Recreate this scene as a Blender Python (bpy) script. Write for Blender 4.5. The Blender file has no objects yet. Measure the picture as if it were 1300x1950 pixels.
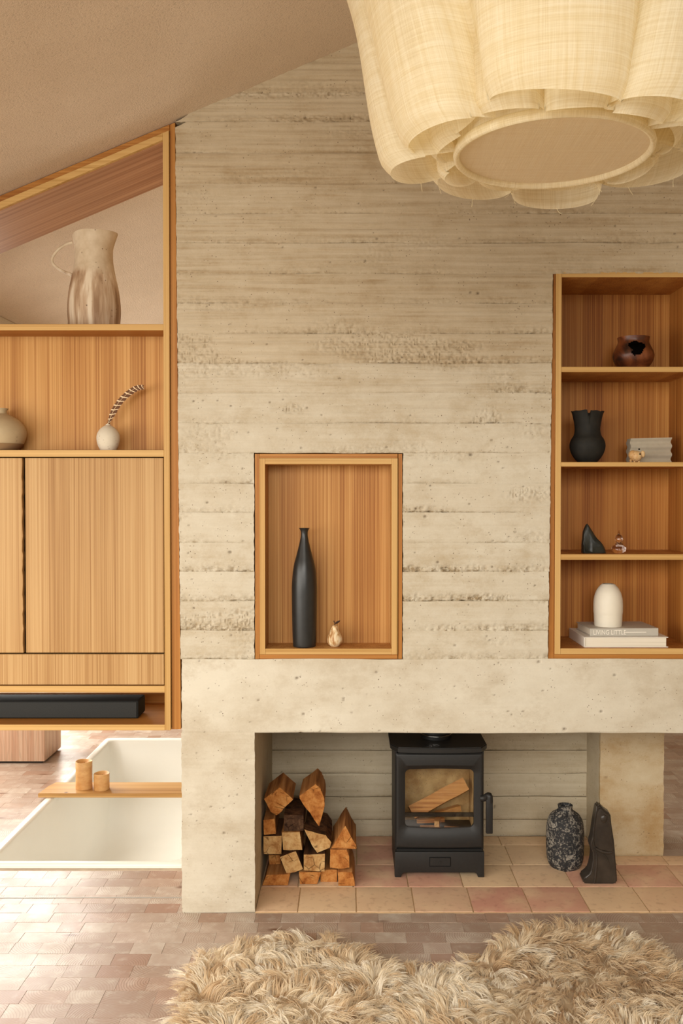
import bpy, bmesh, math, random
import numpy as np
from mathutils import Vector, Matrix

random.seed(7)
np.random.seed(7)
SC = bpy.context.scene
COL = SC.collection

# ------------------------------------------------------------------ camera
F = 1750.0                      # focal length in pixels of the 1300 x 1950 frame
VPX = 668.0
PITCH = math.atan(30.0 / F)     # the lens looks down one degree
CAMZ = 1.42
cam_d = bpy.data.cameras.new('camera')
cam = bpy.data.objects.new('camera', cam_d)
COL.objects.link(cam)
cam_d.sensor_fit = 'VERTICAL'
cam_d.sensor_height = 36.0
cam_d.lens = F / 1950.0 * 36.0
cam_d.shift_x = -(VPX - 650.0) / 1950.0
cam.location = (0, 0, CAMZ)
cam.rotation_euler = (math.pi / 2 - PITCH, 0, 0)
cam_d.clip_start = 0.05
SC.camera = cam

# ------------------------------------------------------------------ light
SC.view_settings.view_transform = 'Standard'
SC.view_settings.look = 'None'
SC.view_settings.exposure = 0.0
SC.view_settings.gamma = 1.0
SC.view_settings.use_curve_mapping = False
world = bpy.data.worlds.new('daylight')
SC.world = world
world.use_nodes = True
bg = world.node_tree.nodes['Background']
bg.inputs['Color'].default_value = (1.0, 0.93, 0.82, 1)
bg.inputs['Strength'].default_value = 0.12


def area(name, loc, target, sx, sy, power, color, spread=180):
    l = bpy.data.lights.new(name, 'AREA')
    l.shape = 'RECTANGLE'
    l.size, l.size_y = sx, sy
    l.energy = power
    l.color = color
    l.spread = math.radians(spread)
    o = bpy.data.objects.new(name, l)
    COL.objects.link(o)
    o.location = loc
    d = Vector(target) - Vector(loc)
    o.rotation_euler = d.to_track_quat('-Z', 'Y').to_euler()
    return o


area('window_daylight_side', (-2.2, 0.9, 1.2), (0.3, 2.5, -0.7), 2.6, 1.3, 62, (1.0, 0.97, 0.895), 160)
area('window_daylight_behind', (-0.6, -1.5, 2.25), (0.4, 2.7, -0.5), 3.6, 1.4, 104, (1.0, 0.97, 0.895), 130)
area('window_daylight_bathroom', (-2.3, 5.3, 1.0), (-0.8, 4.6, 0.75), 2.2, 1.3, 96, (1.0, 0.965, 0.89))

W = 3.11                        # distance of the concrete face


def ray(x, y):
    a = (x - VPX) / F
    b = -(y - 975.0) / F
    return Vector((a, math.cos(PITCH) + b * math.sin(PITCH), -math.sin(PITCH) + b * math.cos(PITCH)))


def P(x, y, Y=W):
    d = ray(x, y)
    t = Y / d.y
    return Vector((d.x * t, Y, CAMZ + d.z * t))


def floorY(y, z=0.0):
    d = ray(668, y)
    return (z - CAMZ) / d.z * d.y


# ------------------------------------------------------------------ mesh helpers
class MB:
    def __init__(self):
        self.v, self.f, self.m = [], [], []

    def add(self, vs, fs, mi=0):
        o = len(self.v)
        self.v.extend([tuple(p) for p in vs])
        self.f.extend([tuple(i + o for i in f) for f in fs])
        self.m.extend([mi] * len(fs))
        return self

    def bm(self, bm, mi=0):
        bm.verts.index_update()
        self.add([v.co[:] for v in bm.verts], [[v.index for v in f.verts] for f in bm.faces], mi)
        bm.free()
        return self

    def box(self, x0, x1, y0, y1, z0, z1, bev=0.0, mi=0, seg=1):
        b = bmesh.new()
        bmesh.ops.create_cube(b, size=1)
        for v in b.verts:
            v.co = Vector(((x0 + x1) / 2 + v.co.x * (x1 - x0), (y0 + y1) / 2 + v.co.y * (y1 - y0), (z0 + z1) / 2 + v.co.z * (z1 - z0)))
        if bev > 0:
            bmesh.ops.bevel(b, geom=b.edges[:], offset=bev, segments=seg, affect='EDGES', profile=0.6)
        return self.bm(b, mi)

    def prism(self, poly, y0, y1, bev=0.0, mi=0, seg=1):
        """poly: (x, z) outline, extruded along y"""
        b = bmesh.new()
        a = [b.verts.new((p[0], y0, p[1])) for p in poly]
        c = [b.verts.new((p[0], y1, p[1])) for p in poly]
        n = len(poly)
        b.faces.new(a)
        b.faces.new(c[::-1])
        for i in range(n):
            j = (i + 1) % n
            b.faces.new((a[j], a[i], c[i], c[j]))
        bmesh.ops.recalc_face_normals(b, faces=b.faces[:])
        if bev > 0:
            bmesh.ops.bevel(b, geom=b.edges[:], offset=bev, segments=seg, affect='EDGES', profile=0.6)
        return self.bm(b, mi)

    def lathe(self, prof, c=(0, 0, 0), seg=40, mi=0, fn=None):
        """prof: (r, z) list"""
        vs, fs = [], []
        n = len(prof)
        for i, (r, z) in enumerate(prof):
            for k in range(seg):
                a = 2 * math.pi * k / seg
                p = Vector((max(r, 1e-5) * math.cos(a), max(r, 1e-5) * math.sin(a), z))
                if fn:
                    p = fn(i, a, p)
                vs.append(p + Vector(c))
        for i in range(n - 1):
            for k in range(seg):
                k2 = (k + 1) % seg
                fs.append((i * seg + k, i * seg + k2, (i + 1) * seg + k2, (i + 1) * seg + k))
        return self.add(vs, fs, mi)

    def tube(self, pts, rad, seg=10, mi=0, cap=True, flat=1.0):
        pts = [Vector(p) for p in pts]
        n = len(pts)
        if not hasattr(rad, '__len__'):
            rad = [rad] * n
        vs, fs = [], []
        up = Vector((0.13, 0.91, 0.4)).normalized()
        for i, p in enumerate(pts):
            t = (pts[min(i + 1, n - 1)] - pts[max(i - 1, 0)]).normalized()
            s = t.cross(up).normalized()
            u = s.cross(t)
            for k in range(seg):
                a = 2 * math.pi * k / seg
                vs.append(p + (s * math.cos(a) + u * math.sin(a) * flat) * rad[i])
        for i in range(n - 1):
            for k in range(seg):
                k2 = (k + 1) % seg
                fs.append((i * seg + k, i * seg + k2, (i + 1) * seg + k2, (i + 1) * seg + k))
        if cap:
            fs.append(tuple(range(seg))[::-1])
            fs.append(tuple((n - 1) * seg + k for k in range(seg)))
        return self.add(vs, fs, mi)

    def loops(self, loops, cap0=False, cap1=False, mi=0):
        n = len(loops[0])
        vs = [p for l in loops for p in l]
        fs = []
        for i in range(len(loops) - 1):
            for k in range(n):
                k2 = (k + 1) % n
                fs.append((i * n + k, i * n + k2, (i + 1) * n + k2, (i + 1) * n + k))
        if cap0:
            fs.append(tuple(range(n))[::-1])
        if cap1:
            fs.append(tuple((len(loops) - 1) * n + k for k in range(n)))
        return self.add(vs, fs, mi)

    def sphere(self, c, r, sx=1, sy=1, sz=1, seg=20, mi=0):
        b = bmesh.new()
        bmesh.ops.create_uvsphere(b, u_segments=seg, v_segments=seg // 2 + 2, radius=r)
        for v in b.verts:
            v.co = Vector((v.co.x * sx + c[0], v.co.y * sy + c[1], v.co.z * sz + c[2]))
        return self.bm(b, mi)

    def mesh(self, name, mats, org=(0, 0, 0), smooth=35):
        me = bpy.data.meshes.new(name)
        o = Vector(org)
        me.from_pydata([(p[0] - o[0], p[1] - o[1], p[2] - o[2]) for p in self.v], [], self.f)
        for m in (mats if isinstance(mats, (list, tuple)) else [mats]):
            me.materials.append(m)
        if any(self.m):
            me.polygons.foreach_set('material_index', self.m)
        b = bmesh.new()
        b.from_mesh(me)
        bmesh.ops.recalc_face_normals(b, faces=b.faces[:])
        b.to_mesh(me)
        b.free()
        if smooth:
            me.polygons.foreach_set('use_smooth', [True] * len(me.polygons))
            me.set_sharp_from_angle(angle=math.radians(smooth))
        me.update()
        return me


def tag(o, label=None, cat=None, group=None, kind=None):
    if label:
        o['label'] = label
    if cat:
        o['category'] = cat
    if group:
        o['group'] = group
    if kind:
        o['kind'] = kind
    return o


def empty(name, loc, label=None, cat=None, group=None, kind=None):
    o = bpy.data.objects.new(name, None)
    o.empty_display_size = 0.05
    COL.objects.link(o)
    o.location = loc
    return tag(o, label, cat, group, kind)


def root_loc(o):
    v = Vector((0, 0, 0))
    while o is not None:
        v += o.location
        o = o.parent
    return v


def part(name, mb, mats, parent, smooth=35, label=None):
    """mb in world coordinates"""
    me = mb.mesh(name, mats, root_loc(parent), smooth)
    o = bpy.data.objects.new(name, me)
    COL.objects.link(o)
    o.parent = parent
    if label:
        o['label'] = label
    return o


def single(name, mb, mats, label, cat, group=None, kind=None, smooth=35, origin=None):
    vs = np.array(mb.v)
    if origin is None:
        origin = ((vs[:, 0].min() + vs[:, 0].max()) / 2, (vs[:, 1].min() + vs[:, 1].max()) / 2, vs[:, 2].min())
    me = mb.mesh(name, mats, origin, smooth)
    o = bpy.data.objects.new(name, me)
    COL.objects.link(o)
    o.location = origin
    return tag(o, label, cat, group, kind)


def struct(name, mb, mats, smooth=35, label=None, origin=(0, 0, 0)):
    return single(name, mb, mats, label, None, None, 'structure', smooth, origin)


# numpy value noise
class Noise2:
    def __init__(self, seed):
        self.t = np.random.RandomState(seed).rand(256, 256)

    def __call__(self, x, y):
        xi = np.floor(x).astype(int)
        yi = np.floor(y).astype(int)
        fx = x - xi
        fy = y - yi
        fx = fx * fx * (3 - 2 * fx)
        fy = fy * fy * (3 - 2 * fy)
        g = lambda a, b: self.t[a & 255, b & 255]
        return ((g(xi, yi) * (1 - fx) + g(xi + 1, yi) * fx) * (1 - fy) + (g(xi, yi + 1) * (1 - fx) + g(xi + 1, yi + 1) * fx) * fy) * 2 - 1


N1, N2, N3, N4, N5 = (Noise2(s) for s in (11, 22, 33, 44, 55))


def sm(a, b, x):
    t = np.clip((x - a) / (b - a), 0, 1)
    return t * t * (3 - 2 * t)


# ------------------------------------------------------------------ materials
def s2l(c):
    return tuple(((v / 255.0) / 12.92 if v / 255.0 <= 0.04045 else ((v / 255.0 + 0.055) / 1.055) ** 2.4) for v in c)


class Mat:
    def __init__(self, name, rough=0.6, spec=0.3):
        self.m = bpy.data.materials.new(name)
        self.m.use_nodes = True
        self.nt = self.m.node_tree
        self.b = self.nt.nodes['Principled BSDF']
        self.b.inputs['Roughness'].default_value = rough
        self.b.inputs['Specular IOR Level'].default_value = spec
        self.out = self.nt.nodes['Material Output']

    def n(self, t, **kw):
        nd = self.nt.nodes.new(t)
        for k, v in kw.items():
            setattr(nd, k, v)
        return nd

    def l(self, a, b):
        self.nt.links.new(a, b)

    def val(self, s, x):
        if isinstance(x, (int, float)):
            s.default_value = x
        elif isinstance(x, (tuple, list)):
            s.default_value = x if len(x) == len(s.default_value) else tuple(x) + (1,)
        else:
            self.l(x, s)

    def pos(self):
        return self.n('ShaderNodeNewGeometry').outputs['Position']

    def objc(self):
        return self.n('ShaderNodeTexCoord').outputs['Object']

    def rnd(self):
        return self.n('ShaderNodeObjectInfo').outputs['Random']

    def attr(self, name):
        return self.n('ShaderNodeAttribute', attribute_name=name)

    def mapping(self, v, scale=(1, 1, 1), loc=(0, 0, 0), rot=(0, 0, 0)):
        m = self.n('ShaderNodeMapping')
        self.l(v, m.inputs['Vector'])
        self.val(m.inputs['Scale'], scale)
        self.val(m.inputs['Location'], loc)
        self.val(m.inputs['Rotation'], rot)
        return m.outputs['Vector']

    def noise(self, v, scale=5, detail=4, rough=0.55, dist=0.0):
        n = self.n('ShaderNodeTexNoise')
        self.l(v, n.inputs['Vector'])
        n.inputs['Scale'].default_value = scale
        n.inputs['Detail'].default_value = detail
        n.inputs['Roughness'].default_value = rough
        n.inputs['Distortion'].default_value = dist
        return n.outputs['Fac']

    def voro(self, v, scale=5, feature='F1', out='Distance'):
        n = self.n('ShaderNodeTexVoronoi', feature=feature)
        self.l(v, n.inputs['Vector'])
        n.inputs['Scale'].default_value = scale
        return n.outputs[out]

    def ramp(self, f, stops):
        r = self.n('ShaderNodeValToRGB')
        self.l(f, r.inputs['Fac'])
        e = r.color_ramp.elements
        while len(e) < len(stops):
            e.new(0.5)
        for i, (p, c) in enumerate(stops):
            e[i].position = p
            if isinstance(c, (int, float)):
                c = (c, c, c)
            e[i].color = tuple(c)[:3] + (1,)
        return r.outputs['Color']

    def mix(self, f, a, b, mode='MIX'):
        n = self.n('ShaderNodeMix', data_type='RGBA', blend_type=mode)
        self.val(n.inputs[0], f)
        self.val(n.inputs[6], a)
        self.val(n.inputs[7], b)
        return n.outputs[2]

    def math(self, op, a, b=0.0, c=0.0):
        n = self.n('ShaderNodeMath', operation=op)
        self.val(n.inputs[0], a)
        self.val(n.inputs[1], b)
        self.val(n.inputs[2], c)
        return n.outputs[0]

    def vmath(self, op, a, b=(0, 0, 0)):
        n = self.n('ShaderNodeVectorMath', operation=op)
        self.val(n.inputs[0], a)
        self.val(n.inputs[1], b)
        return n.outputs['Value'] if op in ('LENGTH', 'DOT_PRODUCT') else n.outputs[0]

    def sep(self, v):
        n = self.n('ShaderNodeSeparateXYZ')
        self.l(v, n.inputs[0])
        return n.outputs

    def comb(self, x, y, z):
        n = self.n('ShaderNodeCombineXYZ')
        self.val(n.inputs[0], x)
        self.val(n.inputs[1], y)
        self.val(n.inputs[2], z)
        return n.outputs[0]

    def color(self, c):
        self.val(self.b.inputs['Base Color'], c)
        return self

    def bump(self, h, strength=0.3, dist=0.01):
        n = self.n('ShaderNodeBump')
        n.inputs['Strength'].default_value = strength
        n.inputs['Distance'].default_value = dist
        self.l(h, n.inputs['Height'])
        self.l(n.outputs['Normal'], self.b.inputs['Normal'])
        return self


def mat_flat(name, c, rough=0.6, spec=0.3, var=0.08, scale=20, bump=0.0):
    m = Mat(name, rough, spec)
    p = m.objc()
    f = m.noise(p, scale, 5)
    lo = tuple(v * (1 - var) for v in c)
    hi = tuple(min(1, v * (1 + var)) for v in c)
    m.color(m.ramp(f, [(0.3, lo), (0.7, hi)]))
    if bump:
        m.bump(m.noise(p, scale * 6, 4), bump, 0.003)
    return m.m


def mat_wood(name, pale, mid, deep, axis='Z', rough=0.5, lam=0.045, knots=False, fine=1.0, ringy=False, tilt=0.0, bw=0.5):
    """straight-grained veneer; axis is the grain direction"""
    m = Mat(name, rough, 0.25)
    p = m.pos()
    r = m.rnd()
    off = m.comb(m.math('MULTIPLY', r, 13.7), m.math('MULTIPLY', r, 7.1), m.math('MULTIPLY', r, 3.3))
    q = m.vmath('ADD', p, off)
    if tilt:
        q = m.mapping(q, rot=(0, tilt, 0))
    st = {'X': (0.35, 26, 26), 'Y': (26, 0.35, 26), 'Z': (26, 26, 0.35)}[axis]
    s_fine = tuple(v * 7.5 * fine if v > 1 else v * 2.2 for v in st)
    broad = m.noise(m.mapping(q, st), 1.0, 3, 0.5)
    fine_n = m.noise(m.mapping(q, s_fine), 1.0, 3, 0.6)
    wob = m.noise(m.mapping(q, tuple(v * 0.25 if v > 1 else 1.3 for v in st)), 1.0, 2)
    xyz = m.sep(q)
    u = xyz['Z'] if axis != 'Z' else xyz['X']
    cell = m.math('FLOOR', m.math('DIVIDE', u, lam))
    wn = m.n('ShaderNodeTexWhiteNoise', noise_dimensions='1D')
    m.l(cell, wn.inputs['W'])
    tone = wn.outputs['Value']
    f = m.math('ADD', m.math('MULTIPLY', broad, bw), m.math('MULTIPLY', fine_n, 0.95))
    f = m.math('SUBTRACT', f, bw * 0.5 + 0.475 - 0.54)
    f = m.math('ADD', f, m.math('MULTIPLY', m.math('SUBTRACT', tone, 0.5), 0.14))
    f = m.math('ADD', f, m.math('MULTIPLY', m.math('SUBTRACT', wob, 0.5), 0.25))
    c = m.ramp(f, [(0.34, deep), (0.52, mid), (0.74, pale)])
    if ringy:
        d = m.noise(m.mapping(q, tuple(v * 0.6 if v > 1 else 2.5 for v in st)), 1.0, 2, 0.4)
        w = m.math('SINE', m.math('MULTIPLY', d, 60.0))
        c = m.mix(m.math('MULTIPLY', sm_node(m, w), 0.28), c, tuple(v * 0.62 for v in mid))
    if knots:
        k = m.voro(m.mapping(q, (9, 9, 2.3)), 1.0)
        c = m.mix(m.ramp(k, [(0.03, 0.85), (0.11, 0.0)]), c, tuple(v * 0.3 for v in deep))
    m.color(c)
    m.bump(fine_n, 0.12, 0.002)
    return m.m


def sm_node(m, w):
    return m.math('MAXIMUM', w, 0.0)


def mat_concrete(name, pale, stain, dark, streak=1.0, blotch=0.5):
    m = Mat(name, 0.9, 0.12)
    p = m.pos()
    big = m.noise(m.mapping(p, (1.6, 1.6, 2.6)), 1.5, 4, 0.6)
    grain = m.noise(m.mapping(p, (2.2, 6, 62)), 1.0, 6, 0.66, 0.35)
    gran = m.noise(p, 160, 3, 0.6)
    gr = m.math('ADD', m.math('MULTIPLY', m.math('SUBTRACT', grain, 0.5), m.attr('grain').outputs['Fac']), 0.5)
    med = m.noise(m.mapping(p, (1, 1, 1.3)), 13, 5, 0.65)
    f = m.math('ADD', m.math('MULTIPLY', big, blotch), m.math('MULTIPLY', gr, 0.75 * streak))
    f = m.math('ADD', f, m.math('MULTIPLY', m.math('SUBTRACT', med, 0.5), 0.45))
    f = m.math('ADD', f, m.math('MULTIPLY', gran, 0.16))
    hi = 0.5 * blotch + 0.375 * streak + 0.08
    c = m.ramp(f, [(max(0, hi - 0.26), stain), (hi - 0.02, tuple((a * 0.65 + b * 0.35) for a, b in zip(pale, stain))), (hi + 0.2, pale)])
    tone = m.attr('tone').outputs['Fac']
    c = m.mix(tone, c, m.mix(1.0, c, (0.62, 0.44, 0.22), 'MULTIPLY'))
    rs = m.noise(m.mapping(p, (1, 1, 1.6)), 7, 6, 0.75)
    c = m.mix(m.ramp(rs, [(0.52, 0.0), (0.70, 0.6)]), c, stain)
    cr = m.attr('crust').outputs['Fac']
    cn = m.noise(p, 75, 4, 0.7)
    c = m.mix(m.math('MULTIPLY', cr, m.ramp(cn, [(0.40, 1.0), (0.60, 0.0)])), c, tuple(v * k_ for v, k_ in zip(stain, (0.66, 0.60, 0.52))))
    pit = m.attr('pit').outputs['Fac']
    c = m.mix(m.math('MULTIPLY', pit, 0.7), c, dark)
    nz_ = m.noise(p, 240, 2)
    sp = m.math('ADD', m.voro(p, 85), m.math('MULTIPLY', m.math('SUBTRACT', nz_, 0.5), 0.22))
    spm = m.noise(p, 22, 4, 0.7)
    spf = m.math('MULTIPLY', m.ramp(sp, [(0.10, 1.0), (0.17, 0.0)]), m.ramp(spm, [(0.50, 0.0), (0.58, 0.85)]))
    c = m.mix(spf, c, dark)
    m.color(c)
    m.bump(m.math('ADD', m.math('MULTIPLY', gran, 0.5), m.math('MULTIPLY', grain, 0.9)), 0.35, 0.004)
    return m.m


OAK_P, OAK_M, OAK_D = (0.60, 0.325, 0.107), (0.47, 0.22, 0.058), (0.32, 0.122, 0.025)
M_VEN = mat_wood('larch_veneer_upright', OAK_P, OAK_M, OAK_D, 'Z', fine=1.2)
M_DOOR = mat_wood('larch_veneer_doors', (0.55, 0.345, 0.15), (0.45, 0.255, 0.097), (0.33, 0.165, 0.052), 'Z', lam=0.06, bw=0.28, fine=1.5)
M_SHADEV = mat_wood('larch_veneer_shaded', (0.56, 0.26, 0.064), (0.41, 0.155, 0.030), (0.25, 0.075, 0.012), 'Z', fine=1.3, bw=0.4)  # bookcase veneer darkened: the shade of the bays is put into its colour
M_EDGE_Z = mat_wood('larch_edge_upright', (0.64, 0.405, 0.155), (0.565, 0.335, 0.115), (0.45, 0.245, 0.07), 'Z', fine=0.6)
M_EDGE_X = mat_wood('larch_edge_level', (0.64, 0.405, 0.155), (0.565, 0.335, 0.115), (0.45, 0.245, 0.07), 'X', fine=0.6)
M_LIN_Z = mat_wood('larch_lining_upright', (0.50, 0.225, 0.052), (0.40, 0.16, 0.031), (0.29, 0.10, 0.017), 'Z')
M_LIN_X = mat_wood('larch_lining_level', (0.50, 0.225, 0.052), (0.40, 0.16, 0.031), (0.29, 0.10, 0.017), 'X')
M_STOOL = mat_wood('pale_fir_timber', (0.78, 0.60, 0.45), (0.70, 0.49, 0.35), (0.58, 0.35, 0.235), 'Z', lam=0.07, fine=0.5, ringy=True, knots=True)
M_BOARD = mat_wood('oiled_oak_board', (0.60, 0.36, 0.14), (0.48, 0.26, 0.085), (0.33, 0.15, 0.04), 'X', knots=True)
M_CONC = mat_concrete('board_marked_concrete', (0.66, 0.605, 0.49), (0.45, 0.36, 0.235), (0.13, 0.085, 0.05))
M_CONC2 = mat_concrete('smooth_concrete', (0.675, 0.62, 0.505), (0.49, 0.41, 0.295), (0.14, 0.09, 0.055), streak=0.25, blotch=1.1)
M_CONC3 = mat_concrete('recess_concrete', (0.62, 0.54, 0.40), (0.47, 0.38, 0.25), (0.12, 0.085, 0.05), streak=0.9)


def mat_plaster(name, a, b):
    m = Mat(name, 0.95, 0.08)
    p = m.pos()
    g = m.noise(p, 330, 2, 0.7)
    g2 = m.noise(p, 150, 3, 0.6)
    big = m.noise(p, 1.6, 4, 0.6)
    c = m.ramp(m.math('ADD', m.math('MULTIPLY', g, 0.5), m.math('MULTIPLY', big, 0.5)), [(0.36, a), (0.62, b)])
    c = m.mix(m.ramp(g2, [(0.34, 0.3), (0.44, 0.0)]), c, tuple(v * 0.6 for v in a))
    m.color(c)
    m.bump(m.math('ADD', g, m.math('MULTIPLY', g2, 1.6)), 0.45, 0.004)
    return m.m


M_PLASTER = mat_plaster('sandy_clay_plaster', (0.61, 0.475, 0.34), (0.74, 0.60, 0.455))
M_PLASTER2 = mat_plaster('pale_clay_plaster', (0.66, 0.55, 0.40), (0.74, 0.64, 0.49))


def mat_blocks():
    m = Mat('end_grain_fir_blocks', 0.42, 0.5)
    r1 = m.rnd()
    r2 = m.n('ShaderNodeNewGeometry').outputs['Random Per Island']
    r = m.math('FRACT', m.math('ADD', m.math('MULTIPLY', r1, 3.7), m.math('MULTIPLY', r2, 5.3)))
    wn = m.n('ShaderNodeTexWhiteNoise', noise_dimensions='1D')
    m.l(m.math('MULTIPLY', r, 77.0), wn.inputs['W'])
    rc = wn.outputs['Color']
    loc = m.attr('loc').outputs['Vector']
    c0 = m.vmath('MULTIPLY', m.vmath('SUBTRACT', rc, (0.5, 0.5, 0.5)), (0.17, 0.15, 0.0))
    q = m.vmath('ADD', loc, c0)
    wob = m.noise(q, 18, 3)
    d = m.vmath('LENGTH', m.vmath('MULTIPLY', q, (1, 1, 0)))
    ring = m.math('SINE', m.math('MULTIPLY', m.math('ADD', d, m.math('MULTIPLY', wob, 0.012)), 2 * math.pi / 0.0076))
    base = m.ramp(r, [(0.0, s2l((160, 138, 122))), (0.2, s2l((176, 156, 140))), (0.45, s2l((186, 170, 155))), (0.7, s2l((194, 181, 166))), (0.88, s2l((178, 150, 132))), (1.0, s2l((158, 124, 104)))])
    ringf = m.math('MULTIPLY', m.ramp(ring, [(0.45, 0.0), (0.95, 1.0)]), m.math('MULTIPLY', m.math('FRACT', m.math('MULTIPLY', r, 9.1)), 0.75))
    c = m.mix(ringf, base, s2l((130, 100, 80)))
    md = m.noise(m.vmath('ADD', m.pos(), m.vmath('MULTIPLY', c0, (30, 30, 0))), 22, 4, 0.6)
    c = m.mix(m.ramp(md, [(0.40, 0.4), (0.62, 0.0)]), c, s2l((156, 126, 108)))
    c = m.mix(m.ramp(md, [(0.55, 0.0), (0.72, 0.35)]), c, s2l((206, 196, 182)))
    st = m.noise(m.vmath('ADD', m.pos(), c0), 9, 4, 0.6)
    c = m.mix(m.ramp(st, [(0.58, 0.0), (0.80, 0.35)]), c, s2l((150, 118, 96)))
    kn = m.voro(m.mapping(m.pos(), (3.6, 9.5, 1)), 1.0)
    c = m.mix(m.ramp(kn, [(0.05, 0.8), (0.13, 0.0)]), c, s2l((104, 68, 48)))
    m.color(c)
    m.bump(m.math('ADD', m.math('MULTIPLY', ring, 0.3), st), 0.12, 0.001)
    rr = m.noise(m.pos(), 6, 3)
    m.l(m.ramp(rr, [(0.3, 0.26), (0.7, 0.44)]), m.b.inputs['Roughness'])
    return m.m


M_BLOCK = mat_blocks()
M_GROUT = mat_flat('pale_joint_filler', s2l((196, 180, 160)), 0.9, 0.1, 0.1, 30)


def mat_tile():
    m = Mat('terracotta_tile', 0.5, 0.35)
    r = m.rnd()
    base = m.ramp(r, [(0.0, s2l((206, 150, 130))), (0.3, s2l((214, 166, 140))), (0.55, s2l((222, 186, 150))), (0.8, s2l((228, 198, 160))), (1.0, s2l((208, 156, 136)))])
    n = m.noise(m.vmath('ADD', m.pos(), m.comb(m.math('MULTIPLY', r, 9.0), 0, 0)), 9, 4, 0.55)
    c = m.mix(m.ramp(n, [(0.42, 0.0), (0.66, 0.6)]), base, s2l((228, 198, 160)))
    n3 = m.noise(m.pos(), 45, 3)
    c = m.mix(m.ramp(n3, [(0.3, 0.25), (0.45, 0.0)]), c, s2l((140, 92, 72)))
    m.color(c)
    m.bump(n, 0.25, 0.003)
    return m.m


M_TILE = mat_tile()

# ------------------------------------------------------------------ setting: ceiling line
pa, pb = P(0, 368), P(663, 88)
CS = (pb.z - pa.z) / (pb.x - pa.x)


def ceil_z(x):
    return pa.z + (x - pa.x) * CS


# ceiling (one sloping plaster plane over both rooms)
mb = MB()
mb.prism([(-3.2, ceil_z(-3.2)), (3.2, ceil_z(3.2)), (3.2, ceil_z(3.2) + 0.15), (-3.2, ceil_z(-3.2) + 0.15)], -2.8, 7.0)
struct('ceiling', mb, M_PLASTER, label='sandy pinkish clay plaster ceiling sloping up to the right')

mb = MB()
mb.box(-3.2, 3.2, 6.9, 7.05, -0.1, 4.4)
struct('wall_far', mb, M_PLASTER, label='plaster wall at the end of the bathroom')
mb = MB()
mb.box(3.0, 3.15, -2.8, 7.0, -0.1, 4.4)
struct('wall_right', mb, M_PLASTER2, label='pale plaster wall on the right outside the view')
mb = MB()
for y0, y1, z0, z1 in ((-2.8, -0.7, -0.1, 1.62), (2.2, 4.2, -0.1, 1.62), (6.4, 7.0, -0.1, 1.62), (-0.7, 2.2, -0.1, 0.18), (4.2, 6.4, -0.1, 0.3)):
    mb.box(-2.75, -2.6, y0, y1, z0, z1)
struct('wall_left', mb, M_PLASTER2, label='low plaster wall under the eaves with window openings')
# pale box added as a bright patch under the slope of the bathroom
d = ray(0, 600)
k = d.z / d.x                                   # z - CAMZ = k * x along the edge that runs to the vanishing point
bx = (CAMZ - ceil_z(0)) / (CS - k)
mb = MB()
mb.box(bx - 0.3, bx, 3.7, 6.9, ceil_z(bx) - 0.25, ceil_z(bx) - 0.002, 0.004)
struct('trim_1', mb, M_PLASTER2, label='added pale plaster box giving a bright patch below the sloping bathroom ceiling')

# ------------------------------------------------------------------ concrete chimney wall
BY0, BY1 = 1256.0, 1395.0
Z_BEAM_T = P(668, BY0).z
Z_BEAM_B = P(668, BY1).z
XL = P(340, 900).x
XR = 1.95
NX0, NX1 = P(483.5, 1060).x, P(767, 1060).x
NZ1 = P(668, 863).z
BX0T, BX0B = P(1053, 505).x, P(1043, 1250).x
BX1 = P(1353, 900).x
BZ1 = P(668, 505).z


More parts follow.
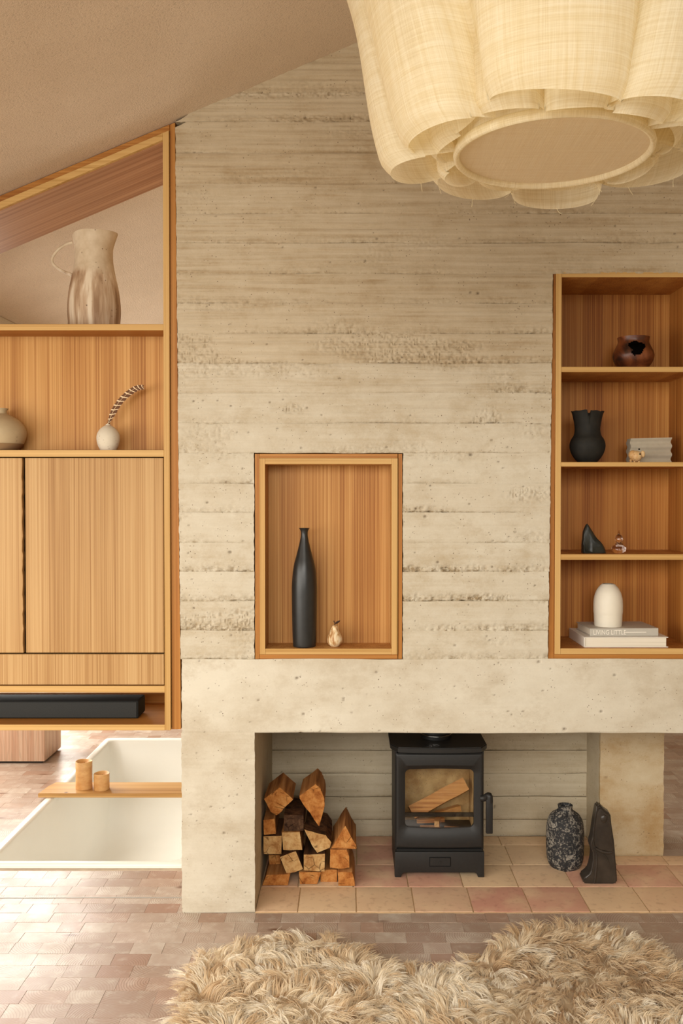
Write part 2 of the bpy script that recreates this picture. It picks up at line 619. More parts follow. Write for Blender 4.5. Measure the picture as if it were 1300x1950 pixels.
def conc_piece(parent, x0, x1, z0, z1, seed, crust=0.6, pits=10, tone=0.0, wob=(1, 1), clip=False, res=0.005, face=W, name='concrete_course', mat=None, off=0.0, x0fn=None, streak=1.0, thick=0.07, joint=0.0, grain=1.0):
    """a cast strip of concrete: displaced front face, rough edges, real thickness"""
    rs = np.random.RandomState(seed)
    z0 += joint
    z1 -= joint
    gap = 0.006
    if clip:
        xc = (z0 + 0.02 + gap - ceil_z(0)) / CS
        if xc > x0:
            x0 = xc
        if x1 - x0 < 0.02:
            return None
    nx = max(3, int((x1 - x0) / res))
    nz = max(3, int((z1 - z0) / (res * 0.8)))
    t = np.linspace(0, 1, nx)[:, None] * np.ones((1, nz))
    s = np.linspace(0, 1, nz)[None, :] * np.ones((nx, 1))
    X = x0 + (x1 - x0) * t
    if clip:
        ztop = np.minimum(z1, ceil_z(X) - gap - 0.004 * np.abs(N4(X * 22, X * 0 + 2)) - 0.016 * sm(0.2, 0.7, N3(X * 7, X * 0 + 5)))
    else:
        ztop = z1 + 0 * X
    Z = z0 + (ztop - z0) * s
    if x0fn is not None:
        X = X + (x0fn(Z) - x0) * (1 - t)
    # ragged ends
    if wob[0]:
        X = X + (1 - t) ** 8 * 0.0012 * wob[0] * (N2(Z * 45, Z * 0 + seed) + 0.6 * N2(Z * 130, Z * 0 + seed))
    if wob[1]:
        X = X + t ** 8 * 0.0012 * wob[1] * (N2(Z * 45, Z * 0 + seed + 9) + 0.6 * N2(Z * 130, Z * 0 + seed))
    # wandering joint
    Z = Z + 0.0016 * N1(X * 9, Z * 0 + z0 * 37) * (1 - s) ** 6 + 0.0016 * N1(X * 9, Z * 0 + z1 * 37) * s ** 6
    D = off + 0.0007 * streak * N3(X * 4, Z * 260) + 0.0010 * streak * N4(X * 1.5, Z * 90) + 0.0012 * N5(X * 6, Z * 9)
    # crusty band along the joint: coarse broken aggregate
    band = sm(0.38, 0.0, s) * np.clip(0.5 + 1.2 * N1(X * 5 + seed, Z * 0 + 4), 0.05, 1) * crust
    cr = np.clip(band * (0.35 + 0.9 * np.abs(N2(X * 90, Z * 120)) + 0.5 * N3(X * 40, Z * 40)), 0, 1)
    D = D - cr * (0.002 + 0.010 * np.abs(N4(X * 110, Z * 120))) + cr * 0.007 * N5(X * 75, Z * 80)
    # scattered honeycombing
    hc_ = sm(0.25, 0.6, N5(X * 4.5 + seed * 0.37, Z * 14 + 3)) * crust
    D = D - hc_ * 0.008 * np.abs(N2(X * 120, Z * 120))
    cr = np.clip(cr + 0.9 * hc_ * np.abs(N2(X * 120, Z * 120)), 0, 1)
    # arris recess at both edges
    jd = np.clip(0.55 + 0.9 * N3(X * 6, Z * 0 + z0 * 13), 0.12, 1)
    if crust > 0:
        cr = np.clip(cr + 0.95 * jd * np.exp(-(s * (z1 - z0) / 0.005) ** 2) * (0.4 + 0.6 * np.abs(N2(X * 60, Z * 90))), 0, 1)
    D = D - 0.0040 * jd * np.exp(-(s * (z1 - z0) / 0.0035) ** 2) - 0.0010 * np.exp(-((1 - s) * (z1 - z0) / 0.0030) ** 2)
    pit = np.zeros_like(X)
    for _ in range(pits):
        px, pz = rs.uniform(x0, x1), rs.uniform(z0, z1)
        r = rs.uniform(0.0026, 0.004) if rs.rand() < 0.9 else rs.uniform(0.0045, 0.0065)
        q = ((X - px) ** 2 + ((Z - pz) * 1.25) ** 2) / r ** 2
        g = np.exp(-q * q)
        D = D - g * r * 0.9
        pit = np.maximum(pit, g)
    Yv = face - D
    vs = np.stack([X, Yv, Z], -1).reshape(-1, 3)
    idx = np.arange(nx * nz).reshape(nx, nz)
    q = np.stack([idx[:-1, :-1], idx[1:, :-1], idx[1:, 1:], idx[:-1, 1:]], -1).reshape(-1, 4)
    rim = np.concatenate([idx[:, 0], idx[-1, 1:], idx[-2::-1, -1], idx[0, -2:0:-1]])
    nb = len(rim)
    bv = vs[rim].copy()
    bv[:, 1] = face + thick
    base = nx * nz
    j = np.arange(nb)
    k2 = (j + 1) % nb
    sq = np.stack([rim[k2], rim[j], base + j, base + k2], -1)
    verts = np.concatenate([vs, bv])
    faces = np.concatenate([q, sq])
    org = np.array(root_loc(parent))
    me = bpy.data.meshes.new(name)
    me.from_pydata((verts - org).tolist(), [], faces.tolist())
    me.materials.append(mat or M_CONC)
    me.polygons.foreach_set('use_smooth', [True] * len(me.polygons))
    me.set_sharp_from_angle(angle=math.radians(50))
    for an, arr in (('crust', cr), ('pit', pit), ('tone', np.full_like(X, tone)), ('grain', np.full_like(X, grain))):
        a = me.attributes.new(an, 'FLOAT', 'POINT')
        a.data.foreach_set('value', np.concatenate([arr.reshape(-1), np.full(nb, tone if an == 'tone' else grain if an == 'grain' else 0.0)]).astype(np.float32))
    o = bpy.data.objects.new(name, me)
    COL.objects.link(o)
    o.parent = parent
    return o


# core behind the cast skin
mb = MB()
mb.prism([(XL + 0.012, Z_BEAM_B + 0.004), (XR, Z_BEAM_B + 0.004), (XR, ceil_z(XR) + 0.02), (XL + 0.012, ceil_z(XL) + 0.02)], W + 0.36, W + 0.74)
mb.box(XL + 0.012, XR, W + 0.06, W + 0.37, Z_BEAM_B + 0.004, Z_BEAM_T - 0.05)
wall = struct('wall_front', mb, M_CONC3, label='board-marked pale concrete chimney wall with shelved niches')

joints_px = [1256, 1201, 1145, 1089, 1034, 976, 921, 863, 806, 748, 692, 635, 578, 521, 463, 407, 350, 292, 232, 176, 118, 60, 2, -56, -114, -172, -230]
jz = [P(668, y).z for y in joints_px]
xleft = lambda Z: XL + (Z - P(668, 900).z) * (P(335, 232).x - P(345, 1250).x) / (P(668, 232).z - P(668, 1250).z)
bleft = lambda Z: BX0B + (Z - Z_BEAM_T) * (BX0T - BX0B) / (BZ1 - Z_BEAM_T)
sd = 100
for i in range(len(jz) - 1):
    z0, z1 = jz[i], jz[i + 1]
    zm = (z0 + z1) / 2
    spans = [(xleft(zm), XR, xleft)]
    if zm < NZ1:
        spans = [(xleft(zm), NX0, xleft), (NX1, XR, None)]
    if zm < BZ1:
        a = spans.pop()
        spans += [(a[0], bleft(zm), a[2]), (BX1, XR, None)]
    ypx = joints_px[i]
    cr = {806: 1.0, 748: 0.55, 692: 0.7, 635: 0.45, 232: 0.75, 1201: 0.7, 1256: 0.5, 976: 0.55, 1089: 0.6}.get(ypx, 0.5 if ypx > 600 else 0.3)
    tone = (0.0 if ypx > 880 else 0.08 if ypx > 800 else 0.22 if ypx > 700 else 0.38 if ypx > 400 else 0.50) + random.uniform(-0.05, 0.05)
    for n_, (a, b, fn) in enumerate(spans):
        sd += 1
        crr = cr
        if ypx in (1089, 976, 1145) and a > 0.1:
            crr = 1.0
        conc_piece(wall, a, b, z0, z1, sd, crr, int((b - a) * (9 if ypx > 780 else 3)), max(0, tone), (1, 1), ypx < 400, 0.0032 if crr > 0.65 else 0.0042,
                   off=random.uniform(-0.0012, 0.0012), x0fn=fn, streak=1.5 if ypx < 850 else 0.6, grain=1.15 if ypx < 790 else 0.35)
# lintel beam
sd += 1
conc_piece(wall, P(346, 1320).x, XR, Z_BEAM_B - 0.0012, Z_BEAM_T + 0.0012, sd, 0.0, 45, 0.0, (1, 0), False, 0.0045, name='lintel_beam', grain=0.3, mat=M_CONC2, streak=0.3)

# left pier
PX0, PX1 = P(346, 1600).x, P(485, 1600).x
Z0F = 0.0
pier = struct('wall_pier_left', MB().box(PX0 + 0.003, PX1 - 0.0005, W + 0.01, W + 0.74, -0.01, Z_BEAM_B - 0.002, 0.003), M_CONC3, label='square concrete pier carrying the lintel, left of the log pile')
conc_piece(pier, PX0, PX1, Z0F, Z_BEAM_B, 501, 0.0, 14, 0.02, (1, 0.7), False, 0.0045, name='cast_face', mat=M_CONC2, streak=0.2, thick=0.02)
# right pier, set back
RY = 3.60
RX0, RX1 = P(1142, 1560, RY).x, P(1263, 1560, RY).x
YB = 3.81
M_CONC4 = mat_concrete('stained_concrete', (0.64, 0.54, 0.37), (0.44, 0.29, 0.135), (0.16, 0.09, 0.04), streak=0.12, blotch=1.2)
pier2 = struct('wall_pier_right', MB().box(RX0 + 0.0005, RX1 - 0.003, RY + 0.01, W + 0.74, -0.01, Z_BEAM_B + 0.003, 0.003), M_CONC3, label='stained concrete pier set back behind the dark carved figure')
conc_piece(pier2, RX0, RX1, 0.0, Z_BEAM_B + 0.003, 502, 0.0, 4, 0.0, (0.6, 1), False, 0.006, name='cast_face', mat=M_CONC4, streak=0.2, face=RY, thick=0.02)
# back of the fire recess, five boards high
mbk = MB().box(PX1 - 0.02, RX0 + 0.02, YB + 0.03, W + 0.74, -0.01, Z_BEAM_B + 0.003)
wback = struct('wall_hearth', mbk, M_CONC3, label='board-marked concrete back of the fire recess')
bj = [0.0] + [P(668, y, YB).z for y in (1561, 1517, 1473, 1429)] + [Z_BEAM_B + 0.003]
for i in range(len(bj) - 1):
    conc_piece(wback, PX1 - 0.004, RX0 + 0.004, bj[i], bj[i + 1], 520 + i, 0.15, 3, 0.05 * (i % 2), (0, 0), False, 0.007, joint=0.0011, mat=M_CONC3, face=YB, off=[0, 0.003, -0.002, 0.002, 0][i], thick=0.03, streak=1.2)

# ------------------------------------------------------------------ floor
TX0, TX1, TY0, TY1 = -1.425, -0.625, floorY(1652), 5.33
HX0, HX1, HY0, HY1 = PX1, PX1 + 1.76, W, RY
mb = MB()
mb.box(-3.2, 3.2, -2.8, 1.55, -0.12, 0.0)
zt = -0.0022
mb.box(-3.2, 3.2, 1.55, TY0, -0.12, zt)
mb.box(-3.2, TX0, TY0, TY1, -0.12, zt)
mb.box(TX1, 3.2, TY0, TY1, -0.12, zt)
mb.box(-3.2, 3.2, TY1, 7.0, -0.12, zt)
floor = struct('floor', mb, M_GROUT, label='end-grain fir block floor in pinkish brown tones')


def loc_attr(me, vals):
    a = me.attributes.new('loc', 'FLOAT_VECTOR', 'POINT')
    a.data.foreach_set('vector', np.array(vals, dtype=np.float32).reshape(-1))


ROW = 0.0702
WIDTHS = [0.076, 0.088, 0.1, 0.112, 0.126, 0.15]
BH = 0.012


def block_mesh(w):
    b = bmesh.new()
    bmesh.ops.create_cube(b, size=1)
    for v in b.verts:
        v.co = Vector((v.co.x * (w - 0.0005), v.co.y * (ROW - 0.0006), (v.co.z - 0.5) * BH))
    te = [e for e in b.edges if all(v.co.z > -0.001 for v in e.verts)]
    bmesh.ops.bevel(b, geom=te, offset=0.0003, segments=1, affect='EDGES')
    bot = [f for f in b.faces if f.calc_center_median().z < -BH + 0.001]
    bmesh.ops.delete(b, geom=bot, context='FACES_ONLY')
    me = bpy.data.meshes.new('wood_block')
    b.to_mesh(me)
    b.free()
    me.materials.append(M_BLOCK)
    loc_attr(me, [v.co[:] for v in me.vertices])
    return me


BM = [block_mesh(w) for w in WIDTHS]
rug_px = [(352, 1884), (374, 1852), (420, 1832), (500, 1806), (560, 1800), (620, 1806), (680, 1830), (740, 1856), (830, 1868), (890, 1852), (950, 1812), (1000, 1790), (1080, 1784), (1190, 1800), (1260, 1835), (1305, 1880), (1345, 1970)]
rug_poly = []
for x, y in rug_px:
    yy = floorY(y)
    rug_poly.append((P(x, y, yy).x, yy))
rug_poly += [(0.86, 2.08), (0.60, 1.96), (0.30, 2.02), (0.05, 2.10), (-0.25, 2.02), (-0.40, 2.12), (-0.45, 2.32)]


def inside(px, py, poly):
    c = False
    j = len(poly) - 1
    for i in range(len(poly)):
        xi, yi = poly[i]
        xj, yj = poly[j]
        if (yi > py) != (yj > py) and px < (xj - xi) * (py - yi) / (yj - yi) + xi:
            c = not c
        j = i
    return c


def in_rect(x, y, w, r):
    return x + w / 2 > r[0] + 0.004 and x - w / 2 < r[1] - 0.004 and y > r[2] - ROW * 0.35 and y < r[3] + ROW * 0.35


rects = [(TX0, TX1, TY0, TY1), (HX0, HX1, HY0, HY1), (PX0, PX1, W, W + 0.74), (RX0, RX1, RY, W + 0.74), (PX1, RX0, W, W + 0.74)]
near, rest = [], []
y = W - ROW / 2 - 0.001 - ROW * 22
rr = random.Random(5)
rowi = 0
SEAM = floorY(1709.5)
while y < 6.9:
    x = -3.1 + rr.random() * 0.1
    while x < 2.95:
        wi = rr.choice([0, 1, 1, 2, 2, 2, 3, 3, 4, 5])
        w = WIDTHS[wi]
        cx = x + w / 2
        x += w
        # fit against the obstacles
        hit = [r for r in rects if in_rect(cx, y, w, r)]
        if hit:
            seg_ = [(cx - w / 2, cx + w / 2)]
            for r in hit:
                nxt = []
                for a, b in seg_:
                    if a < r[0]:
                        nxt.append((a, min(b, r[0])))
                    if b > r[1]:
                        nxt.append((max(a, r[1]), b))
                seg_ = nxt
            rest += [(a, b, y) for a, b in seg_ if b - a > 0.008]
            continue
        vis = -0.385 * y < cx + w / 2 and cx - w / 2 < 0.365 * y and y > 2.36
        under = inside(cx, y, rug_poly) and inside(cx, y + 0.05, rug_poly)
        (near if vis and not under else rest).append((cx, y, wi) if vis and not under else (cx - w / 2, cx + w / 2, y))
    y += ROW
    rowi += 1
near.sort(key=lambda t: t[1])
for cx, cy, wi in near[300:]:
    rest.append((cx - WIDTHS[wi] / 2, cx + WIDTHS[wi] / 2, cy))
for cx, cy, wi in near[:300]:
    o = bpy.data.objects.new('wood_block', BM[wi])
    COL.objects.link(o)
    o.parent = floor
    o.location = (cx, cy, rr.uniform(-0.0005, 0.0003))
vs, fs, lv = [], [], []
for x0, x1, cy in rest:
    if x1 - x0 < 0.01:
        continue
    a, b_, c, d_ = x0 + 0.0003, x1 - 0.0003, cy - ROW / 2 + 0.0003, cy + ROW / 2 - 0.0003
    n = len(vs)
    for zz in (0.0, -BH):
        for xx, yy in ((a, c), (b_, c), (b_, d_), (a, d_)):
            vs.append((xx, yy, zz))
            lv.append((xx - (x0 + x1) / 2, yy - cy, 0))
    fs += [(n, n + 1, n + 2, n + 3), (n, n + 4, n + 5, n + 1), (n + 1, n + 5, n + 6, n + 2), (n + 2, n + 6, n + 7, n + 3), (n + 3, n + 7, n + 4, n)]
me = bpy.data.meshes.new('wood_blocks_beyond')
me.from_pydata(vs, [], fs)
me.materials.append(M_BLOCK)
loc_attr(me, lv)
o = bpy.data.objects.new('wood_blocks_beyond', me)
COL.objects.link(o)
o.parent = floor
o['kind'] = 'stuff'
# threshold strip that lies across the floor between the rooms
M_STEEL = mat_flat('dull_metal_strip', (0.36, 0.33, 0.29), 0.4, 0.5, 0.08, 30)
struct('trim_2', MB().box(-2.6, PX0 - 0.002, SEAM - 0.003, SEAM + 0.003, -0.01, 0.0012), M_STEEL, label='thin grey threshold strip across the floor in front of the bath')

# ------------------------------------------------------------------ hearth of terracotta tiles
hearth = empty('hearth', ((HX0 + HX1) / 2, (HY0 + HY1) / 2, 0), 'hearth of square pinkish terracotta tiles under the stove', 'hearth')
mb = MB()
mb.box(HX0, HX1, HY0 - 0.004, RY, -0.0115, 0.0005)
mb.box(HX0, RX0, RY, YB, -0.0115, 0.0005)
part('mortar_bed', mb, mat_flat('sandy_mortar', s2l((196, 168, 130)), 0.9, 0.1, 0.1, 40), hearth)
J0 = P(678, 1742).x
xs = [HX0] + [J0 + 0.2 * k for k in range(-1, 8) if HX0 + 0.03 < J0 + 0.2 * k < HX1 - 0.03] + [HX1]
ys = [HY0, HY0 + 0.2, HY0 + 0.4, HY0 + 0.6, YB - 0.002]
rt = random.Random(3)
for j in range(4):
    sh = [0, -0.010, 0.004, -0.006][j]
    for i in range(len(xs) - 1):
        x0, x1 = xs[i] + (sh if i else 0), xs[i + 1] + (sh if i < len(xs) - 2 else 0)
        y0, y1 = ys[j], ys[j + 1]
        if x0 > RX0 - 0.05:
            y1 = min(y1, RY - 0.002)
        elif x1 > RX0 and j >= 2:
            if j == 3:
                x1 = RX0 - 0.001
        if y1 - y0 < 0.03 or x1 - x0 < 0.03 or (j == 3 and x0 > RX0 - 0.05):
            continue
        if j == 2 and x0 < RX0 < x1:
            y1 = RY - 0.002
        g = 0.0042
        b = bmesh.new()
        nn = 6
        bmesh.ops.create_grid(b, x_segments=nn, y_segments=nn, size=0.5)
        for v in b.verts:
            ex, ey = abs(v.co.x) * 2, abs(v.co.y) * 2
            zz = 0.0062 - 0.003 * max(ex, ey) ** 14 + rt.uniform(-0.0003, 0.0003)
            v.co = Vector(((x0 + x1) / 2 + v.co.x * (x1 - x0 - g) + rt.uniform(-0.0007, 0.0007), (y0 + y1) / 2 + v.co.y * (y1 - y0 - g) + rt.uniform(-0.0007, 0.0007), zz))
        be = [e for e in b.edges if e.is_boundary]
        ex = bmesh.ops.extrude_edge_only(b, edges=be)
        for v in ex['geom']:
            if isinstance(v, bmesh.types.BMVert):
                v.co.z = 0.0005
        part('tile', MB().bm(b), M_TILE, hearth, smooth=60)

# ------------------------------------------------------------------ joinery helpers
FY = W + 0.002                   # front edge of the timber boxes
LY = W + 0.014                   # face of the lining strips


def pbox(name, parent, mat, x0, x1, ytop, ybot, y0, y1, bev=0.0008):
    """a board given by its face rectangle in photo pixels at the plane of its front"""
    a, b = P(x0, (ytop + ybot) / 2, y0), P(x1, (ytop + ybot) / 2, y0)
    zt_, zb_ = P(668, ytop, y0).z, P(668, ybot, y0).z
    return part(name, MB().box(a.x, b.x, y0, y1, zb_, zt_, bev), mat, parent)


def lipped(o, inner):
    """solid light lipping on the front edge, darker wood standing in for shade on the other faces"""
    o.data.materials.append(inner)
    for pl_ in o.data.polygons:
        if pl_.normal.y > -0.5:
            pl_.material_index = 1
    return o


# -- hanging cabinet on the left
CAB = empty('hanging_cabinet', (-0.9, W + 0.15, P(668, 1391).z), 'tall honey larch wall cabinet with doors, shelves and sloping top', 'cabinet')
CD = W + 0.355
ux0 = lambda z: P(308, 260).x + (z - P(668, 260).z) * (P(315, 1390).x - P(308, 260).x) / (P(668, 1390).z - P(668, 260).z)
UX0, UX1 = ux0(P(668, 800).z), ux0(P(668, 800).z) + 0.0203
CX0 = -1.56
Zc0, Zc1 = P(668, 1391).z, None


def slab_poly(xa, xb, up0, up1):
    return [(xa, ceil_z(xa) - up0), (xb, ceil_z(xb) - up0), (xb, ceil_z(xb) - up1), (xa, ceil_z(xa) - up1)]


ztu = lambda x: ceil_z(x) - 0.027
part('upright', MB().prism([(UX0, Zc0), (UX1, Zc0), (UX1, ztu(UX1)), (UX0, ztu(UX0))], FY, CD, 0.0008), M_EDGE_Z, CAB)
part('upright', MB().prism([(CX0, Zc0), (CX0 + 0.02, Zc0), (CX0 + 0.02, ztu(CX0)), (CX0, ztu(CX0))], FY, CD, 0.0008), M_EDGE_Z, CAB)
XF = lambda z: xleft(z) + 0.004
part('lining_strip', MB().prism([(UX1 + 0.0015, Zc0 + 0.001), (xleft(Zc0) - 0.0035, Zc0 + 0.001), (xleft(2.6) - 0.0035, ceil_z(xleft(2.6) - 0.0035) - 0.003), (UX1 + 0.0015, ceil_z(UX1) - 0.003)], LY, CD - 0.01, 0.0006), M_LIN_Z, CAB)
part('lining_strip', MB().prism(slab_poly(CX0, UX1, 0.002, 0.0245), LY, CD - 0.01, 0.0006), M_LIN_X, CAB)
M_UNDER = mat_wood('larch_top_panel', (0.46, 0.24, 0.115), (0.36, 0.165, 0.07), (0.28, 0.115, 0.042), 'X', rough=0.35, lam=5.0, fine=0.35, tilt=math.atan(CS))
part('top_panel', MB().prism(slab_poly(CX0 + 0.02, UX0, 0.0265, 0.050), FY + 0.001, CD, 0.0008), [M_EDGE_X], CAB)
part('soffit_panel', MB().prism(slab_poly(CX0 + 0.02, UX0, 0.0505, 0.053), FY + 0.012, CD, 0), [M_UNDER], CAB)
PBACK = W + 0.125
Xl, Xr = CX0 + 0.02, UX0


def crow(name, ytop, ybot, y0, y1, mat, xa=None, xb=None, bev=0.0008):
    zt_, zb_ = P(668, ytop, y0).z, P(668, ybot, y0).z
    return part(name, MB().box(xa if xa is not None else Xl, xb if xb is not None else Xr, y0, y1, zb_, zt_, bev), mat, CAB)


lipped(crow('shelf', 617, 629, FY + 0.001, CD, M_EDGE_X), M_LIN_X)
lipped(crow('shelf', 857, 870, FY + 0.001, CD - 0.02, M_EDGE_X), M_LIN_X)
lipped(crow('shelf', 1306, 1319, FY + 0.001, CD - 0.02, M_EDGE_X), M_LIN_X)
lipped(crow('bottom_panel', 1380, 1391, FY + 0.001, CD, M_EDGE_X), M_LIN_X)
crow('back_panel', 629.3, 856.7, PBACK, PBACK + 0.012, M_VEN, bev=0)
crow('back_panel', 1319.5, 1379.5, CD - 0.03, CD - 0.015, M_LIN_X, bev=0)
crow('gap_shade_board', 870.3, 1305.7, FY + 0.04, FY + 0.05, mat_flat('shadow_gap_board', (0.06, 0.035, 0.015), 0.9, 0.05), bev=0)  # near-black sheet added behind the doors so the gaps read as shade
dx = [P(0, 1060).x, P(43.5, 1060).x, P(48.5, 1060).x, P(311, 1060).x]
xd = UX0 - 0.0025
crow('door', 872, 1243, FY + 0.0015, FY + 0.021, M_DOOR, P(48, 1060).x, xd, 0.001)
# the neighbouring door has a hand-worked wavy pull edge
zt_, zb_ = P(668, 872, FY).z, P(668, 1243, FY).z
poly = [(Xl + 0.003, zb_), (Xl + 0.003, zt_)]
for i in range(41):
    z = zt_ + (zb_ - zt_) * i / 40
    poly.append((P(43, 1060).x + 0.0011 * math.sin(i * 1.3) + 0.0008 * math.sin(i * 2.9), z))
part('door', MB().prism(poly[::-1], FY - 0.002, FY + 0.019, 0.0012), M_DOOR, CAB)
crow('drawer_front', 1246, 1304, FY + 0.0015, FY + 0.021, M_DOOR, Xl + 0.003, xd, 0.001)

# -- niche in the middle
NZ0 = Z_BEAM_T
niche = empty('display_niche', ((NX0 + NX1) / 2, W + 0.07, NZ0), 'small larch-lined niche holding the tall black bottle vase', 'niche')
ND = W + 0.127
a0, a1 = P(494, 1060).x, P(757, 1060).x          # outside of inner box
b0, b1 = P(504.5, 1060).x, P(745.5, 1060).x
zo1, zo0 = P(668, 872.5).z, P(668, 1246.5).z
zi1, zi0 = P(668, 884).z, P(668, 1235.5).z
e = 0.0025
part('lining_strip', MB().box(NX0 + e, a0 - 0.0006, LY - 0.008, ND, NZ0 + 0.001, NZ1 - 0.0015, 0.0006), M_LIN_Z, niche)
part('lining_strip', MB().box(a1 + 0.0022, NX1 - e, LY - 0.008, ND, NZ0 + 0.001, NZ1 - 0.0015, 0.0006), M_LIN_Z, niche)
part('lining_strip', MB().box(a0, a1, LY - 0.008, ND, zo1 + 0.0006, NZ1 - 0.0015, 0.0006), M_LIN_X, niche)
part('lining_strip', MB().box(a0, a1, LY - 0.008, ND, NZ0 + 0.001, zo0 - 0.0006, 0.0006), M_LIN_X, niche)
lipped(part('side_panel', MB().box(a0, b0, FY - 0.001, ND, zo0, zo1, 0.0008), M_EDGE_Z, niche), M_VEN)
lipped(part('side_panel', MB().box(b1, a1, FY - 0.001, ND, zo0, zo1, 0.0008), M_EDGE_Z, niche), M_VEN)
lipped(part('top_panel', MB().box(b0, b1, FY, ND, zi1, zo1, 0.0008), M_EDGE_X, niche), M_VEN)
lipped(part('bottom_panel', MB().box(b0, b1, FY, ND, zo0, zi0, 0.0008), M_EDGE_X, niche), M_VEN)
part('back_panel', MB().box(a0, a1, ND + 0.0005, ND + 0.012, zo0, zo1), M_VEN, niche)

# -- bookcase on the right
BD = W + 0.275
bk = empty('recessed_bookcase', ((BX0B + BX1) / 2, W + 0.15, Z_BEAM_T), 'tall larch bookcase with three shelves set into the concrete', 'bookcase')
o0, o1 = P(1057, 900).x, P(1337, 900).x
i0, i1 = P(1068, 900).x, P(1326, 900).x
zt1, zt0 = P(668, 518).z, P(668, 1246).z
ui1, ui0 = P(668, 527.5).z, P(668, 1235).z
part('lining_strip', MB().prism([(BX0B + e, Z_BEAM_T + 0.001), (o0 - 0.0006, Z_BEAM_T + 0.001), (o0 - 0.0006, BZ1 - 0.002), (BX0T + e, BZ1 - 0.002)], LY - 0.006, BD, 0.0006), M_LIN_Z, bk)
part('lining_strip', MB().box(o1 + 0.001, BX1 - e, LY - 0.006, BD, Z_BEAM_T + 0.001, BZ1 - 0.002, 0.0006), M_LIN_Z, bk)
part('lining_strip', MB().box(o0, o1, LY - 0.006, BD, zt1 + 0.0006, BZ1 - 0.002, 0.0006), M_LIN_X, bk)
part('lining_strip', MB().box(o0, o1, LY - 0.006, BD, Z_BEAM_T + 0.001, zt0 - 0.0006, 0.0006), M_LIN_X, bk)
lipped(part('side_panel', MB().box(o0, i0, FY - 0.001, BD, zt0, zt1, 0.0008), M_EDGE_Z, bk), M_SHADEV)
lipped(part('side_panel', MB().box(i1, o1, FY - 0.001, BD, zt0, zt1, 0.0008), M_EDGE_Z, bk), M_SHADEV)
lipped(part('top_panel', MB().box(i0, i1, FY, BD, ui1, zt1, 0.0008), M_EDGE_X, bk), M_SHADEV)
lipped(part('bottom_panel', MB().box(i0, i1, FY, BD, zt0, ui0, 0.0008), M_EDGE_X, bk), M_SHADEV)
part('back_panel', MB().box(o0, o1, BD + 0.0005, BD + 0.012, zt0, zt1), M_SHADEV, bk)
SHZ = []
for yt, yb in ((698.5, 708.5), (880, 888.5), (1055.5, 1066)):
    za, zb = P(668, yb, FY).z, P(668, yt, FY).z
    SHZ.append(zb)
    lipped(part('shelf', MB().box(i0, i1, FY, BD, za, zb, 0.0008), M_EDGE_X, bk), M_SHADEV)

# ------------------------------------------------------------------ ceramics
def mat_speckle(name, base, spot, amount=0.12, scale=90, rough=0.6, var=None):
    m = Mat(name, rough, 0.3)
    p = m.objc()
    n = m.noise(p, 12, 4)
    c = m.ramp(n, [(0.3, tuple(v * 0.86 for v in base)), (0.7, base)])
    if var:
        n2 = m.noise(m.mapping(p, (1, 1, 0.12)), 34, 3)
        c = m.mix(m.ramp(n2, [(0.44, 0.0), (0.62, 1.0)]), c, var)
    s = m.voro(p, scale)
    sel = m.noise(p, scale * 0.4, 2)
    c = m.mix(m.math('MULTIPLY', m.ramp(s, [(amount, 1.0), (amount + 0.12, 0.0)]), m.ramp(sel, [(0.5, 0.0), (0.6, 0.9)])), c, spot)
    m.color(c)
    m.bump(m.noise(p, 60, 3), 0.15, 0.003)
    return m.m


def prof_px(cx, pts, Y, zbase=None, inner=0.004, floor_t=0.006, top_in=True):
    """pts: (half width px, y px) from bottom to top -> lathe profile in metres; closes the base and turns the lip inwards"""
    k = Y / F
    out = []
    for hw, y in pts:
        out.append((hw * k, P(668, y, Y).z))
    if zbase is not None:
        out[0] = (out[0][0], zbase)
    z0 = out[0][1]
    pr = [(0, z0), (out[0][0] * 0.96, z0)] + [(out[0][0], z0 + 0.0012)] + out[1:]
    if top_in:
        inn = [(max(r - inner, 0.001), z) for r, z in out[1:]][::-1]
        inn[0] = (inn[0][0], inn[0][1] - 0.0)
        pr += inn + [(max(out[0][0] - inner, 0.001), z0 + floor_t), (0, z0 + floor_t)]
    return pr


def spline(pts, n=5):
    """Catmull-Rom refine a list of tuples"""
    res = []
    for i in range(len(pts) - 1):
        p0, p1, p2, p3 = (np.array(pts[max(0, min(len(pts) - 1, i + k))], float) for k in (-1, 0, 1, 2))
        for t in np.arange(0, 1, 1.0 / n):
            res.append(tuple(0.5 * ((2 * p1) + (p2 - p0) * t + (2 * p0 - 5 * p1 + 4 * p2 - p3) * t ** 2 + (3 * p1 - p0 - 3 * p2 + p3) * t ** 3)))
    res.append(tuple(pts[-1]))
    return res


def cx_at(x, y, Y):
    return P(x, y, Y).x


# pitcher
PY = W + 0.16
zs = P(668, 617, FY).z
m = Mat('dripped_stone_glaze', 0.55, 0.3)
p = m.objc()
xyz = m.sep(p)
drip = m.noise(m.mapping(p, (1, 1, 0.07)), 42, 4, 0.55)
lvl = m.math('ADD', xyz['Z'], m.math('MULTIPLY', m.noise(p, 26, 3), 0.05))
top = m.ramp(lvl, [(0.22, 0.0), (0.245, 1.0)])
low = m.ramp(drip, [(0.36, s2l((146, 114, 84))), (0.5, s2l((184, 156, 126))), (0.64, s2l((216, 198, 172)))])
upc = m.ramp(m.noise(p, 30, 4), [(0.3, s2l((190, 168, 138))), (0.7, s2l((212, 194, 166)))])
c = m.mix(top, low, upc)
s = m.voro(p, 60)
c = m.mix(m.math('MULTIPLY', m.ramp(s, [(0.1, 0.9), (0.2, 0.0)]), m.ramp(m.noise(p, 20, 2), [(0.5, 0.0), (0.62, 1.0)])), c, s2l((104, 78, 56)))
m.color(c)
m.bump(drip, 0.1, 0.003)
M_PITCH = m.m
pcx = cx_at(179, 530, PY)
